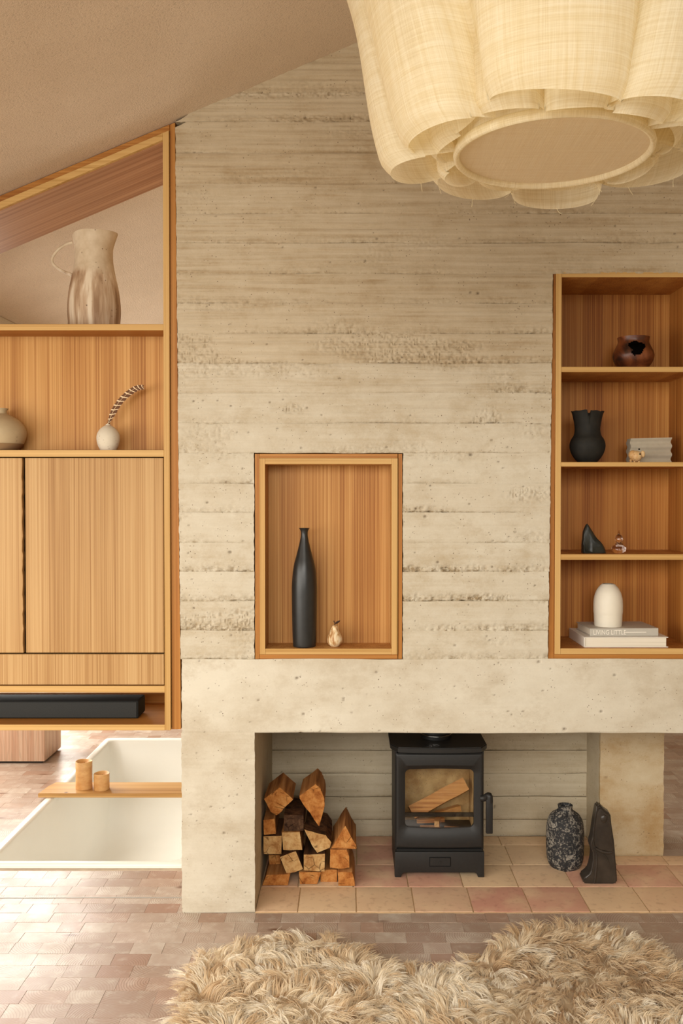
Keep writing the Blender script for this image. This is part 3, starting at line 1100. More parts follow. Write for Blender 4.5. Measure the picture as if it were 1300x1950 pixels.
pit = empty('pitcher', (pcx, PY, zs), 'tall stoneware pitcher with dripping grey-brown glaze on the top shelf', 'pitcher')
pts = spline([(47.5, 620), (49.2, 596), (48.5, 575), (45, 548), (40, 525), (36, 503), (35, 488), (35.5, 470), (37.5, 457), (39.5, 447)], 4)
pr = prof_px(179, pts, PY, zs)


def pitch_fn(i, a, v):
    z = v.z
    t = max(0.0, (z - P(668, 475, PY).z) / 0.05)
    c_ = math.cos(a)
    v.x += 0.010 * t * max(0, c_) ** 3            # spout to the right
    v.z += 0.004 * t * max(0, c_) ** 2 - 0.012 * t * max(0, -c_) ** 3
    return v


part('body', MB().lathe(pr, (pcx, PY, 0), 48, fn=pitch_fn), M_PITCH, pit, 60)
hp = [P(x * 0.3077, 200 + y * 0.3077, PY) for x, y in spline([(448, 850), (410, 862), (365, 890), (335, 925), (322, 955), (330, 985), (365, 1015), (405, 1035), (446, 1052)], 3)]
part('handle', MB().tube(hp, [0.0048 if 2 < i < len(hp) - 3 else 0.0055 for i in range(len(hp))], 8, flat=0.8), M_PITCH, pit, 60)

# round jar at the left edge, small vase, feather
ZS2 = P(668, 857, FY).z
JY = W + 0.062
M_JAR = mat_speckle('pale_stoneware', s2l((188, 166, 130)), s2l((90, 66, 44)), 0.06, 45)
jx = cx_at(2, 820, JY)
jar = empty('round_jar', (jx, JY, ZS2), 'squat round beige stoneware jar with narrow neck at the left edge', 'jar')
pts = spline([(28, 858), (38, 850), (44, 838), (46.5, 824), (43, 812), (34, 801), (20, 792), (11.5, 788), (11, 783), (14, 778)], 4)
part('body', MB().lathe(prof_px(2, pts, JY, ZS2), (jx, JY, 0), 44), M_JAR, jar, 60)
kx = JY / F
part('foot_band', MB().lathe([(28.4 * kx, ZS2 + 0.0006), (38.6 * kx, P(668, 850, JY).z), (41.6 * kx, P(668, 845.5, JY).z)], (jx, JY, 0), 44), mat_flat('bare_clay', s2l((142, 112, 78)), 0.8), jar, 60, label='unglazed darker foot')
VY = W + 0.05
vx = cx_at(206, 830, VY)
M_WV = mat_speckle('gritty_white_clay', s2l((216, 204, 182)), s2l((150, 128, 100)), 0.16, 130, 0.8)
pts = spline([(15, 857), (19.5, 848), (21.8, 836), (20.5, 826), (15, 817), (8, 811.5), (4.6, 809.5), (4.2, 807.5)], 4)
single('bud_vase', MB().lathe(prof_px(206, pts, VY, ZS2, inner=0.0025), (vx, VY, 0), 36), M_WV, 'small rough white bud vase holding a striped feather', 'vase', smooth=60)
# feather
fpts = [P(x * 0.3077, 600 + y * 0.3077, VY) for x, y in spline([(665, 800), (666, 690), (684, 632), (712, 575), (750, 522), (800, 477), (845, 450), (886, 444)], 6)]
fe = empty('feather', fpts[0], 'curved brown and white barred feather standing in the small white vase', 'feather')
part('quill', MB().tube(fpts, [0.0012 - 0.0009 * i / len(fpts) for i in range(len(fpts))], 6), mat_flat('quill', s2l((214, 190, 150)), 0.5), fe)
m = Mat('barred_feather', 0.7, 0.15)
t_ = m.attr('loc').outputs['Vector']
tx = m.sep(t_)
w_ = m.math('SINE', m.math('ADD', m.math('MULTIPLY', tx['X'], 74.0), m.math('MULTIPLY', tx['Y'], 2.2)))
c = m.ramp(w_, [(0.62, s2l((104, 70, 48))), (0.80, s2l((226, 200, 162)))])
m.color(c)
vs, fs, lv = [], [], []
n = len(fpts)
st = 7
for i in range(st, n):
    t = (i - st) / (n - 1 - st)
    tan = (fpts[min(i + 1, n - 1)] - fpts[i - 1]).normalized()
    nor = Vector((-tan.z, 0, tan.x))
    wdt = 0.0125 * min(1, 0.35 + t * 3) * (1 - 0.45 * max(0, t - 0.75) * 4 * 0.6)
    jag = 1 + 0.12 * math.sin(i * 2.1)
    for sgn, s_ in ((1, 0.8), (0, 0), (-1, 1.0)):
        for dy in (0.0004, -0.0004):
            vs.append(fpts[i] + nor * sgn * wdt * s_ * jag * 0.9 - tan * abs(sgn) * -0.003 + Vector((0, dy + abs(sgn) * 0.002, 0)))
            lv.append((t, sgn, 0))
for i in range(n - st - 1):
    a, b = i * 6, (i + 1) * 6
    for k in (0, 2):
        fs.append((a + k, a + k + 2, b + k + 2, b + k))
        fs.append((a + k + 1, b + k + 1, b + k + 3, a + k + 3))
o0_ = Vector(fe.location)
me = bpy.data.meshes.new('vane')
me.from_pydata([tuple(Vector(v) - o0_) for v in vs], [], fs)
me.materials.append(m.m)
loc_attr(me, lv)
o = bpy.data.objects.new('vane', me)
COL.objects.link(o)
o.parent = fe

# sound bar in the bottom bay
M_BLK = mat_flat('black_speaker_plastic', (0.016, 0.016, 0.015), 0.75, 0.15, 0.05, 60)
M_MESH = mat_flat('dark_speaker_cloth', (0.034, 0.034, 0.032), 0.85, 0.2, 0.15, 400)
SBY = W + 0.075
zb_ = P(668, 1380, FY).z
sbx1 = cx_at(263, 1350, SBY)
sb = empty('soundbar', (-0.95, SBY + 0.05, zb_), 'long black soundbar lying in the bottom bay of the cabinet', 'speaker')
zt_ = P(668, 1335, SBY).z
part('body', MB().box(-1.5, sbx1, SBY + 0.003, SBY + 0.11, zb_ + 0.003, zt_, 0.006, seg=3), M_BLK, sb, 50)
part('grille', MB().box(-1.494, sbx1 - 0.006, SBY, SBY + 0.02, zb_ + 0.006, zt_ - 0.004, 0.003, seg=2), M_MESH, sb, 50)
part('foot', MB().box(-1.45, -1.4, SBY + 0.02, SBY + 0.1, zb_ + 0.0, zb_ + 0.004), M_BLK, sb)
part('foot', MB().box(sbx1 - 0.1, sbx1 - 0.05, SBY + 0.02, SBY + 0.1, zb_ + 0.0, zb_ + 0.004), M_BLK, sb)

# tall black bottle vase + pear in the niche
zni = zi0
BVY = W + 0.052
m = Mat('graphite_black_glaze', 0.36, 0.5)
p = m.objc()
m.color(m.ramp(m.noise(p, 40, 4), [(0.3, (0.013, 0.013, 0.012)), (0.7, (0.021, 0.020, 0.018))]))
m.bump(m.noise(p, 30, 3), 0.08, 0.003)
M_BOT = m.m
bvx = cx_at(579.3, 1150, BVY)
pts = spline([(21.5, 1232), (22.6, 1212), (23.6, 1172), (24.0, 1140), (23.8, 1112), (20.8, 1080), (14.2, 1054), (8.8, 1032), (6.6, 1019), (7.2, 1011), (10.5, 1005.5)], 4)
single('bottle_vase', MB().lathe(prof_px(579, pts, BVY, zni, inner=0.0025), (bvx, BVY, 0), 48), M_BOT, 'tall slender black bottle vase with flared lip in the small niche', 'vase', smooth=60)
PYY = W + 0.055
prx = cx_at(637, 1210, PYY)
pear = empty('pear', (prx, PYY, zni), 'small cream wooden pear ornament with dark leaf in the niche', 'ornament')
m = Mat('spalted_cream_wood', 0.5, 0.35)
p = m.objc()
nv = m.noise(m.mapping(p, (60, 60, 22)), 1.0, 3, 0.5, 1.2)
m.color(m.ramp(nv, [(0.38, s2l((170, 120, 70))), (0.5, s2l((216, 186, 140))), (0.65, s2l((232, 214, 180)))]))
pts = spline([(8, 1230.5), (12.6, 1226), (14.6, 1219), (13.2, 1211), (9.6, 1203), (7, 1196.5), (5.8, 1192.5), (3.5, 1190.5)], 4)
pr = prof_px(637, pts, PYY, zni, top_in=False) + [(0, P(668, 1190.5, PYY).z)]
part('body', MB().lathe(pr, (prx, PYY, 0), 32), m.m, pear, 60)
M_LEAF = mat_flat('dark_carved_wood', s2l((58, 36, 24)), 0.6)
tp = Vector((prx, PYY, P(668, 1190.5, PYY).z - 0.001))
sp_ = [tp, tp + Vector((0.0008, 0, 0.006)), tp + Vector((-0.002, 0, 0.0135)), tp + Vector((-0.0032, 0, 0.016))]
part('stem', MB().tube(sp_, [0.0013, 0.0013, 0.0015, 0.0018], 8), M_LEAF, pear)
lf = [tp + Vector((0.001, 0, 0.006)) + Vector((math.cos(0.55), 0, math.sin(0.55))) * t for t in np.linspace(0, 0.0215, 9)]
part('leaf', MB().tube(lf, [0.0006 + 0.0036 * math.sin(math.pi * (i / 8) ** 0.8) for i in range(9)], 8, flat=0.3), M_LEAF, pear)

# bookcase objects
SY = W + 0.11
# orange broken pot, top shelf
oz = SHZ[0]
ocx = cx_at(1205.5, 680, SY)
m = Mat('burnished_rust_clay', 0.38, 0.45)
p = m.objc()
n1 = m.noise(p, 16, 4, 0.6, 0.5)
m.color(m.ramp(n1, [(0.34, (0.022, 0.009, 0.005)), (0.5, (0.12, 0.032, 0.010)), (0.66, (0.23, 0.068, 0.020))]))
M_RUST = m.m
M_SOOT = mat_flat('sooty_inside', (0.012, 0.008, 0.006), 0.9, 0.05)
ko = SY / F
po = spline([(26, 702), (34, 692), (38, 681), (37.5, 673), (33.5, 664), (29.5, 655), (28.7, 650), (29.8, 643)], 4)
outer = [(h * ko, P(668, y_, SY).z) for h, y_ in po]
outer[0] = (outer[0][0], oz)
hole_a, hole_z = -math.pi / 2 - 0.12, P(668, 667, SY).z


def with_hole(prof, c, seg, mi, rad):
    vs, fs = [], []
    for r, z in prof:
        for k_ in range(seg):
            a = 2 * math.pi * k_ / seg
            vs.append(Vector((c[0] + r * math.cos(a), c[1] + r * math.sin(a), z)))
    for i in range(len(prof) - 1):
        for k_ in range(seg):
            k2 = (k_ + 1) % seg
            q = (i * seg + k_, i * seg + k2, (i + 1) * seg + k2, (i + 1) * seg + k_)
            cc = sum((vs[t] for t in q), Vector()) / 4
            dxh = (cc.x - (c[0] - 0.006))
            dzh = cc.z - hole_z
            ang = math.atan2(dzh, dxh)
            rr_ = rad * (1 + 0.16 * math.sin(3 * ang + 0.7) + 0.10 * math.sin(5 * ang))
            if cc.y < c[1] and math.hypot(dxh, dzh) < rr_:
                continue
            fs.append(q)
    return vs, fs


mb = MB()
a_, b_ = with_hole([(0, oz)] + outer, (ocx, SY), 96, 0, 0.0255)
mb.add(a_, b_, 0)
inn = [(max(r - 0.004, 0.001), z) for r, z in outer[1:]][::-1] + [(outer[0][0] - 0.004, oz + 0.004), (0.0005, oz + 0.004)]
a_, b_ = with_hole([outer[-1]] + inn, (ocx, SY), 96, 1, 0.0265)
mb.add(a_, b_, 1)
single('broken_pot', mb, [M_RUST, M_SOOT], 'low rust-brown clay pot with ragged hole on the top shelf', 'pot', smooth=50)

# black torn vase, second shelf
tz = SHZ[1]
TYY = W + 0.07
tcx = cx_at(1118, 850, TYY)
m = Mat('matt_black_clay', 0.7, 0.25)
p = m.objc()
m.color(m.ramp(m.noise(p, 25, 4), [(0.3, (0.010, 0.009, 0.007)), (0.7, (0.020, 0.018, 0.014))]))
m.bump(m.noise(p, 50, 3), 0.15, 0.003)
pts = spline([(17, 881), (25, 872), (31, 861), (33.5, 849), (31, 838), (26, 830), (24, 822), (24, 812), (26, 800), (28.5, 789), (31, 783)], 4)
pr = prof_px(1118, pts, TYY, tz, inner=0.003)
zr = P(668, 783, TYY).z
zl = P(668, 812, TYY).z


def torn(i, a, v):
    if v.z > zl:
        t = (v.z - zl) / (zr - zl)
        h_ = 0.0022 * math.sin(a - 0.3) + 0.0016 * math.sin(3 * a + 1) + 0.0010 * math.sin(9 * a)
        dlt = abs((a - (1.5 * math.pi - 0.17) + math.pi) % (2 * math.pi) - math.pi)
        h_ -= 0.020 * math.exp(-(dlt / 0.07) ** 4)
        v.z += h_ * t
    return v


single('torn_vase', MB().lathe(pr, (tcx, TYY, 0), 150, fn=torn), m.m, 'matt black round-bellied vase with torn rim on the second shelf', 'vase', smooth=60)
# fluted white block
FBY = W + 0.10
fx0, fx1 = cx_at(1200, 855, FBY), cx_at(1282, 855, FBY)
zl0, zl1 = tz, P(668, 834, FBY).z
vs, fs = [], []
ns = 40
prof = []
for i in range(ns + 1):
    t = i / ns
    prof.append((-0.0028 * math.cos(t * 2 * math.pi * 3.0) * 1.0, t))
loopL, loopR = [], []
for dy, t in prof:
    loopL.append((fx0 - dy * 0.4, FBY + dy, zl0 + t * (zl1 - 0.002 - zl0)))
    loopR.append((fx1 - dy * 0.6, FBY + 0.022 + dy, zl0 + t * (zl1 + 0.003 - zl0)))
backL = [(a, b + 0.045, c) for a, b, c in loopL][::-1]
backR = [(a, b + 0.045, c) for a, b, c in loopR][::-1]
mb = MB().loops([loopL + backL, loopR + backR], True, True)
single('fluted_block', mb, mat_flat('chalky_grey_plaster', s2l((186, 176, 156)), 0.85, 0.15, 0.05, 60), 'pale grey fluted plaster block with wavy ends on the second shelf', 'sculpture', smooth=40)
# speckled animal figurine
AY = W + 0.045
az = tz
ac = cx_at(1212, 865, AY)
ka = AY / F
fig = empty('animal_figurine', (ac, AY, az), 'tiny speckled beige animal figurine before the fluted block', 'figurine')
M_FIG = mat_speckle('mottled_beige_stone', s2l((206, 160, 104)), s2l((120, 62, 34)), 0.22, 260, 0.4, var=s2l((224, 190, 140)))
mb = MB()
mb.sphere((ac - 2 * ka, AY, az + 12 * ka), 11.5 * ka, 1.0, 1.05, 0.95, 24)
mb.sphere((ac - 8 * ka, AY - 0.002, az + 14.5 * ka), 8.6 * ka, 0.95, 0.9, 1.05, 20)
part('body', mb, M_FIG, fig, 60)
mb = MB().sphere((ac + 10.5 * ka, AY - 0.004, az + 16 * ka), 6.2 * ka, 0.75, 0.6, 1.1, 16)
part('ear', mb, M_FIG, fig, 60)
part('eye', MB().sphere((ac + 2.6 * ka, AY - 11.8 * ka, az + 15.6 * ka), 1.5 * ka, seg=10), M_SOOT, fig, 60)
part('eye', MB().sphere((ac + 3.8 * ka, AY - 0.004, az + 25.4 * ka), 1.9 * ka, 1, 1, 0.8, seg=10), M_SOOT, fig, 60)
for dx_ in (-14, -6, 4):
    mb = MB().lathe([(0, az), (1.9 * ka, az), (2.6 * ka, az + 5 * ka), (0, az + 7 * ka)], (ac + dx_ * ka * 0.85, AY - 0.004 + 0.002 * (dx_ % 3), 0), 12)
    part('foot', mb, M_FIG, fig, 60)

# dark stone peak
KY = W + 0.075
kz = SHZ[2]
kp = lambda x, y: P(1020 + x * 0.2154, 860 + y * 0.2154, KY)
outl = spline([(403, 905), (405, 845), (404, 790), (410, 745), (414, 695), (432, 664), (459, 638), (474, 652), (492, 695), (515, 745), (545, 772), (572, 790), (592, 825), (604, 865), (612, 905)], 3)
pl = [kp(x, y) for x, y in outl]
pl = [(q.x, max(q.z, kz)) for q in pl]
pl[0] = (pl[0][0], kz)
pl[-1] = (pl[-1][0], kz)
cxk = sum(q[0] for q in pl) / len(pl)
loops = []
for t in np.linspace(-1, 1, 13):
    s_ = math.sqrt(max(0.0, 1 - abs(t) ** 2.4)) * 0.94 + 0.06
    lp = []
    for (x_, z_) in pl:
        ridge = 0.004 * math.sin((x_ - cxk) * 160 + t * 2)
        lp.append((cxk + (x_ - cxk) * (0.72 + 0.28 * s_) + ridge * (1 - abs(t)), KY + t * 0.026 * (1 - 0.45 * (z_ - kz) / 0.1), kz + (z_ - kz) * s_))
    loops.append(lp)
m = Mat('dark_green_stone', 0.42, 0.4)
p = m.objc()
m.color(m.ramp(m.noise(p, 30, 5), [(0.3, (0.010, 0.011, 0.008)), (0.7, (0.030, 0.030, 0.022))]))
m.bump(m.noise(p, 35, 2), 0.3, 0.006)
single('stone_peak', MB().loops(loops, True, True), m.m, 'dark polished stone shaped like a small mountain peak on the third shelf', 'sculpture', smooth=60)
# glass ornament
GY = W + 0.06
gx = cx_at(1178, 1040, GY)
kg = GY / F
m = Mat('clear_pink_glass', 0.03, 0.5)
m.b.inputs['Transmission Weight'].default_value = 1.0
m.b.inputs['IOR'].default_value = 1.45
m.color((0.97, 0.87, 0.80, 1))
gl = spline([(8, 0), (12.5, 4), (13.4, 9), (11, 14), (7.5, 16.5), (7.2, 18.5), (4.2, 20), (6.4, 24), (7.2, 28), (5.6, 33), (2.4, 36), (1.5, 39), (0.5, 43)], 4)
single('glass_ornament', MB().lathe([(0, kz)] + [(max(r, 0.2) * kg, kz + z * kg) for r, z in gl] + [(0, kz + 43.3 * kg)], (gx, GY, 0), 32), m.m, 'small clear glass gourd-shaped ornament beside the dark stone peak', 'ornament', smooth=60)

# books and white vase on the bottom shelf
bz = ui0
M_COVW = mat_flat('white_book_cover', s2l((226, 220, 208)), 0.45, 0.35, 0.03)
M_COVG = mat_flat('grey_book_cover', s2l((186, 180, 168)), 0.5, 0.35, 0.03)
M_PAGE = None
m = Mat('book_pages', 0.85, 0.1)
p = m.objc()
ln = m.noise(m.mapping(p, (2, 2, 900)), 1.0, 2)
m.color(m.ramp(ln, [(0.35, s2l((214, 204, 184))), (0.65, s2l((238, 230, 214)))]))
M_PAGE = m.m


def book(name, label, corners, z0, th, cov, spine_front):
    """corners: front-left, front-right, depth vector"""
    fl, fr, dv = corners
    ax = (fr - fl)
    L = ax.length
    ang = math.atan2(ax.y, ax.x)
    r = empty(name, (fl.x, fl.y, z0), label, 'book')
    r.rotation_euler = (0, 0, ang)
    D = dv
    loc = Vector((fl.x, fl.y, z0))
    t = 0.003

    def lp(nm, mb_, mt, lab=None):
        mb2 = MB()
        mb2.v = [(v[0] + loc.x, v[1] + loc.y, v[2] + loc.z) for v in mb_.v]
        mb2.f, mb2.m = mb_.f, mb_.m
        return part(nm, mb2, mt, r, 35, lab)
    lp('cover', MB().box(0, L, 0, D, 0, t, 0.0006), cov)
    lp('cover', MB().box(0, L, 0, D, th - t, th, 0.0006), cov)
    if spine_front:
        sp = lp('spine', MB().box(0, L, -0.0006, t, 0.0004, th - 0.0004, 0.0008), cov)
        lp('pages', MB().box(0.004, L - 0.004, t, D - 0.004, t, th - t), M_PAGE)
    else:
        sp = lp('spine', MB().box(-0.0006, t, 0, D, 0.0004, th - 0.0004, 0.0008), cov)
        lp('pages', MB().box(t, L - 0.006, 0.004, D - 0.004, t, th - t), M_PAGE)
    return r, sp


f1 = P(1112, 1230, W + 0.022)
f2 = P(1272, 1230, W + 0.022)
th1 = P(668, 1213, W + 0.022).z - bz
bookA, spA = book('art_book', 'large white book lying open-edge forward, lowest in the book stack', (Vector((f1.x, W + 0.022, 0)), Vector((f2.x, W + 0.022, 0)), 0.215), bz, th1, M_COVW, False)
g1 = P(1123, 1206, W + 0.036)
g2 = P(1252, 1206, W + 0.050)
th2 = P(668, 1196.5, W + 0.04).z - (bz + th1) - 0.0
bookB, spB = book('paperback_book', 'grey book with white spine lettering under the white vase', (Vector((g1.x, W + 0.036, 0)), Vector((g2.x, W + 0.044, 0)), 0.17), bz + th1 + 0.0002, th2, M_COVG, True)
M_INK = mat_flat('pale_lettering', s2l((238, 232, 220)), 0.5, 0.3, 0.01)


def lettering(text, size, loc, parent, mat, name='lettering', rotx=math.pi / 2, sx=1.0):
    cu = bpy.data.curves.new(name, 'FONT')
    cu.body = text
    cu.size = size
    cu.extrude = 0.0001
    to = bpy.data.objects.new('tmp_text', cu)
    COL.objects.link(to)
    dg = bpy.context.evaluated_depsgraph_get()
    me_ = bpy.data.meshes.new_from_object(to.evaluated_get(dg))
    COL.objects.unlink(to)
    bpy.data.objects.remove(to)
    me_.transform(Matrix.Translation(loc) @ Matrix.Rotation(rotx, 4, 'X') @ Matrix.Diagonal((sx, 1, 1, 1)))
    me_.materials.clear()
    me_.materials.append(mat)
    ob = bpy.data.objects.new(name, me_)
    COL.objects.link(ob)
    ob.parent = parent
    return ob


tx_ = lettering('LIVING LITTLE', 0.0225, (0, 0, 0), spB, M_INK)
xs_ = [v.co.x for v in tx_.data.vertices]
tx_.data.transform(Matrix.Translation((0.0105, -0.0012, th2 * 0.5 - 0.0078)) @ Matrix.Diagonal((0.114 / max(xs_), 1, 1, 1)))
part_line = MB().box(0.125, 0.195, -0.0011, -0.0005, th2 * 0.5 - 0.0012, th2 * 0.5 + 0.0006)
me_ = part_line.mesh('subtitle_line', M_INK)
o = bpy.data.objects.new('subtitle_line', me_)
COL.objects.link(o)
o.parent = spB
# faint cover picture
wz_ = bz + th1 + 0.0002 + th2
WVY = W + 0.105
wx_ = cx_at(1157.4, 1160, WVY)
M_WH = mat_flat('satin_white_porcelain', s2l((228, 220, 202)), 0.45, 0.35, 0.02, 30)
pts = spline([(25.2, 1196), (25.8, 1186), (26.4, 1174), (26.7, 1166.5)], 3)[:-1] + spline([(27.2, 1165.5), (27.4, 1152), (26.6, 1140), (23.5, 1128), (18.5, 1119), (13, 1113), (11, 1111.6)], 4)
single('white_vase', MB().lathe(prof_px(1157, pts, WVY, wz_ + 0.0003, inner=0.003), (wx_, WVY, 0), 48), M_WH, 'white porcelain bullet-shaped vase standing on the two books', 'vase', smooth=40)

# ------------------------------------------------------------------ bathroom beyond
# sunken bath
M_TUB = mat_flat('ivory_enamel', (0.86, 0.85, 0.79), 0.22, 0.5, 0.01, 5)


def rrect(x0, x1, y0, y1, r, z, n=8):
    pts = []
    for cx, cy, a0_ in ((x1 - r, y1 - r, 0), (x0 + r, y1 - r, 90), (x0 + r, y0 + r, 180), (x1 - r, y0 + r, 270)):
        for k_ in range(n + 1):
            a = math.radians(a0_ + 90 * k_ / n)
            pts.append((cx + r * math.cos(a), cy + r * math.sin(a), z))
    return pts


ins = lambda d_, r, z, s0=0.0: rrect(TX0 + d_, TX1 - d_, TY0 + d_ + s0 * 0.2, TY1 - d_ - s0, r, z)
tub = empty('bathtub', ((TX0 + TX1) / 2, (TY0 + TY1) / 2, -0.5), 'ivory enamel bathtub sunk into the wooden floor', 'bathtub')
L_ = [ins(0.0, 0.03, -0.012), ins(0.0, 0.03, 0.008), ins(0.003, 0.03, 0.013), ins(0.010, 0.03, 0.015), ins(0.026, 0.035, 0.015), ins(0.034, 0.04, 0.012), ins(0.038, 0.045, 0.004),
      ins(0.045, 0.06, -0.05, 0.01), ins(0.06, 0.08, -0.18, 0.05), ins(0.075, 0.10, -0.32, 0.10), ins(0.10, 0.12, -0.41, 0.15), ins(0.14, 0.13, -0.445, 0.2), ins(0.20, 0.12, -0.455, 0.26)]
part('shell', MB().loops(L_, False, True), M_TUB, tub, 50)
M_CHR = mat_flat('chrome', (0.7, 0.68, 0.64), 0.15, 0.8)
M_CHR.node_tree.nodes['Principled BSDF'].inputs['Metallic'].default_value = 1.0
part('drain', MB().lathe([(0, -0.452), (0.03, -0.452), (0.032, -0.4545), (0.032, -0.458)], ((TX0 + TX1) / 2, TY0 + 0.5, 0), 24), M_CHR, tub, label='chrome drain')
# board across the bath
bz0 = 0.0152
q0 = floorY(1511, bz0 + 0.02)
bxl = P(72, 1511, q0).x
q1 = q0 + 0.17
bd_poly = [(bxl, q0), (TX1 + 0.05, q0 - 0.002), (TX1 + 0.05, q1), (bxl + 0.03, q1), (bxl + 0.012, q1 - 0.06)]
b = bmesh.new()
lo = [b.verts.new((x_, y_, bz0)) for x_, y_ in bd_poly]
hi = [b.verts.new((x_, y_, bz0 + 0.020)) for x_, y_ in bd_poly]
b.faces.new(lo[::-1])
b.faces.new(hi)
for i in range(5):
    j = (i + 1) % 5
    b.faces.new((lo[i], lo[j], hi[j], hi[i]))
bmesh.ops.bevel(b, geom=b.edges[:], offset=0.002, segments=2, affect='EDGES')
single('bath_board', MB().bm(b), M_BOARD, 'rough-ended oak board laid across the sunken bath', 'board')
cz = bz0 + 0.0202
m = Mat('amber_wax', 0.5, 0.35)
p = m.objc()
m.color(m.ramp(m.noise(m.mapping(p, (1, 1, 2)), 22, 4), [(0.3, s2l((196, 142, 84))), (0.7, s2l((220, 176, 118)))]))
m.b.inputs['Subsurface Weight'].default_value = 0.15
m.b.inputs['Subsurface Radius'].default_value = (0.02, 0.01, 0.004)
M_WAX = m.m
M_WICK = mat_flat('charred_wick', (0.02, 0.015, 0.01), 0.9)


def candle(px, ybase, ytop, hw, label, Y):
    x_ = P(px, ybase, Y).x
    r = hw * Y / F
    zt2 = P(px, ytop, Y).z
    o_ = empty('candle', (x_, Y, cz), label, 'candle', 'candles on the bath board')
    h_ = zt2
    pr_ = [(0, cz), (r * 0.985, cz), (r, cz + 0.002), (r * 0.99, (cz + h_) / 2), (r, h_ - 0.002), (r * 0.97, h_), (r * 0.86, h_ - 0.001), (r * 0.72, h_ - 0.010), (r * 0.4, h_ - 0.016), (0, h_ - 0.018)]

    def wv(i, a, v):
        if v.z > h_ - 0.004:
            v.z += 0.0015 * math.sin(2 * a + px)
        return v
    part('wax', MB().lathe(pr_, (x_, Y, 0), 36, fn=wv), M_WAX, o_, 50)
    part('wick', MB().tube([(x_, Y, h_ - 0.018), (x_ + 0.001, Y, h_ - 0.012), (x_ + 0.003, Y, h_ - 0.007)], 0.001, 6), M_WICK, o_)


yc = (q0 + q1) / 2 - 0.005
candle(160, 1500, 1449, 15.6, 'taller amber pillar candle on the bath board', yc)
candle(193.5, 1502, 1472, 14.8, 'shorter amber pillar candle on the bath board', yc - 0.015)
# timber block stool
syf = floorY(1454, 0.0)
sx1 = P(85, 1454, syf).x
st_ = empty('timber_stool', (sx1 - 0.2, syf + 0.14, 0), 'chunky pale fir block stool standing beyond the bath', 'stool')
part('block', MB().box(sx1 - 0.42, sx1, syf, syf + 0.28, 0.010, 0.44, 0.006, seg=2), M_STOOL, st_)
part('shadow_gap_base', MB().box(sx1 - 0.405, sx1 - 0.015, syf + 0.015, syf + 0.265, 0.0005, 0.011), mat_flat('painted_gap_shade', (0.03, 0.025, 0.02), 0.8), st_)  # near-black foot stands in for the shadow gap under the block

# ------------------------------------------------------------------ stove
M_IRON = mat_flat('matt_black_cast_iron', (0.017, 0.0155, 0.014), 0.48, 0.38, 0.12, 90, 0.08)
M_IRON_D = mat_flat('dull_black_steel', (0.011, 0.010, 0.009), 0.5, 0.35, 0.1, 60)
SF = floorY(1671, 0.006)
hz = 0.0065
sp = lambda x, y, Y=SF: P(x, y, Y)
kx_ = SF / F
sx0, sx1_ = sp(752, 1550).x, sp(921.5, 1550).x
scx = (sx0 + sx1_) / 2
SD = SF + 0.27
stove = empty('wood_stove', (scx, SF + 0.13, hz), 'black cast iron wood-burning stove with glass door', 'stove')
zk = lambda y: sp(836, y).z


def bow(x, amount=0.006):
    t = (x - scx) / ((sx1_ - sx0) / 2)
    return amount * (t * t)


# body shell: two sides, back, floor, top
zt_body, zb_body = zk(1430), zk(1620)
part('side_panel', MB().box(sx0, sx0 + 0.008, SF + 0.012, SD, zb_body, zt_body, 0.002), M_IRON_D, stove)
part('side_panel', MB().box(sx1_ - 0.008, sx1_, SF + 0.012, SD, zb_body, zt_body, 0.002), M_IRON_D, stove)
part('back_panel', MB().box(sx0 + 0.008, sx1_ - 0.008, SD - 0.008, SD, zb_body, zt_body), M_IRON_D, stove)
part('firebox_floor', MB().box(sx0 + 0.008, sx1_ - 0.008, SF + 0.02, SD - 0.008, zb_body, zk(1597)), M_IRON_D, stove)
# lining bricks
m = Mat('vermiculite_brick', 0.9, 0.1)
p = m.pos()
nb_ = m.noise(p, 14, 4, 0.6)
c = m.ramp(nb_, [(0.35, s2l((176, 142, 98))), (0.65, s2l((222, 194, 146)))])
c = m.mix(m.math('MULTIPLY', m.ramp(m.voro(p, 120), [(0.12, 1.0), (0.2, 0.0)]), 0.6), c, s2l((90, 62, 38)))
m.color(c)
M_BRICK = m.m
zl_, zh_ = zk(1597), zt_body - 0.002
part('fire_brick', MB().box(sx0 + 0.03, sx1_ - 0.03, SD - 0.075, SD - 0.05, zl_, zh_, 0.002), M_BRICK, stove)
part('fire_brick', MB().box(sx0 + 0.009, sx0 + 0.030, SF + 0.03, SD - 0.05, zl_, zh_, 0.002), M_BRICK, stove)
part('fire_brick', MB().box(sx1_ - 0.030, sx1_ - 0.009, SF + 0.03, SD - 0.05, zl_, zh_, 0.002), M_BRICK, stove)
# top plate with bowed front and cut corners
ztp0, ztp1 = zk(1433), zk(1422.5)
ov = 0.016
front = []
for i in range(17):
    t = -1 + 2 * i / 16
    front.append((scx + t * ((sx1_ - sx0) / 2 - 0.01), SF - 0.014 + 0.010 * t * t))
poly = [(sx0 - ov * 0.4, SD + 0.005), (sx0 - ov, SD - 0.03), (sx0 - ov, SF + 0.045)] + front + [(sx1_ + ov, SF + 0.045), (sx1_ + ov, SD - 0.03), (sx1_ + ov * 0.4, SD + 0.005)]
b = bmesh.new()
lo = [b.verts.new((x_, y_, ztp0)) for x_, y_ in poly]
hi = [b.verts.new((x_, y_, ztp1)) for x_, y_ in poly]
b.faces.new(lo)
b.faces.new(hi[::-1])
for i in range(len(poly)):
    j = (i + 1) % len(poly)
    b.faces.new((lo[j], lo[i], hi[i], hi[j]))
bmesh.ops.recalc_face_normals(b, faces=b.faces[:])
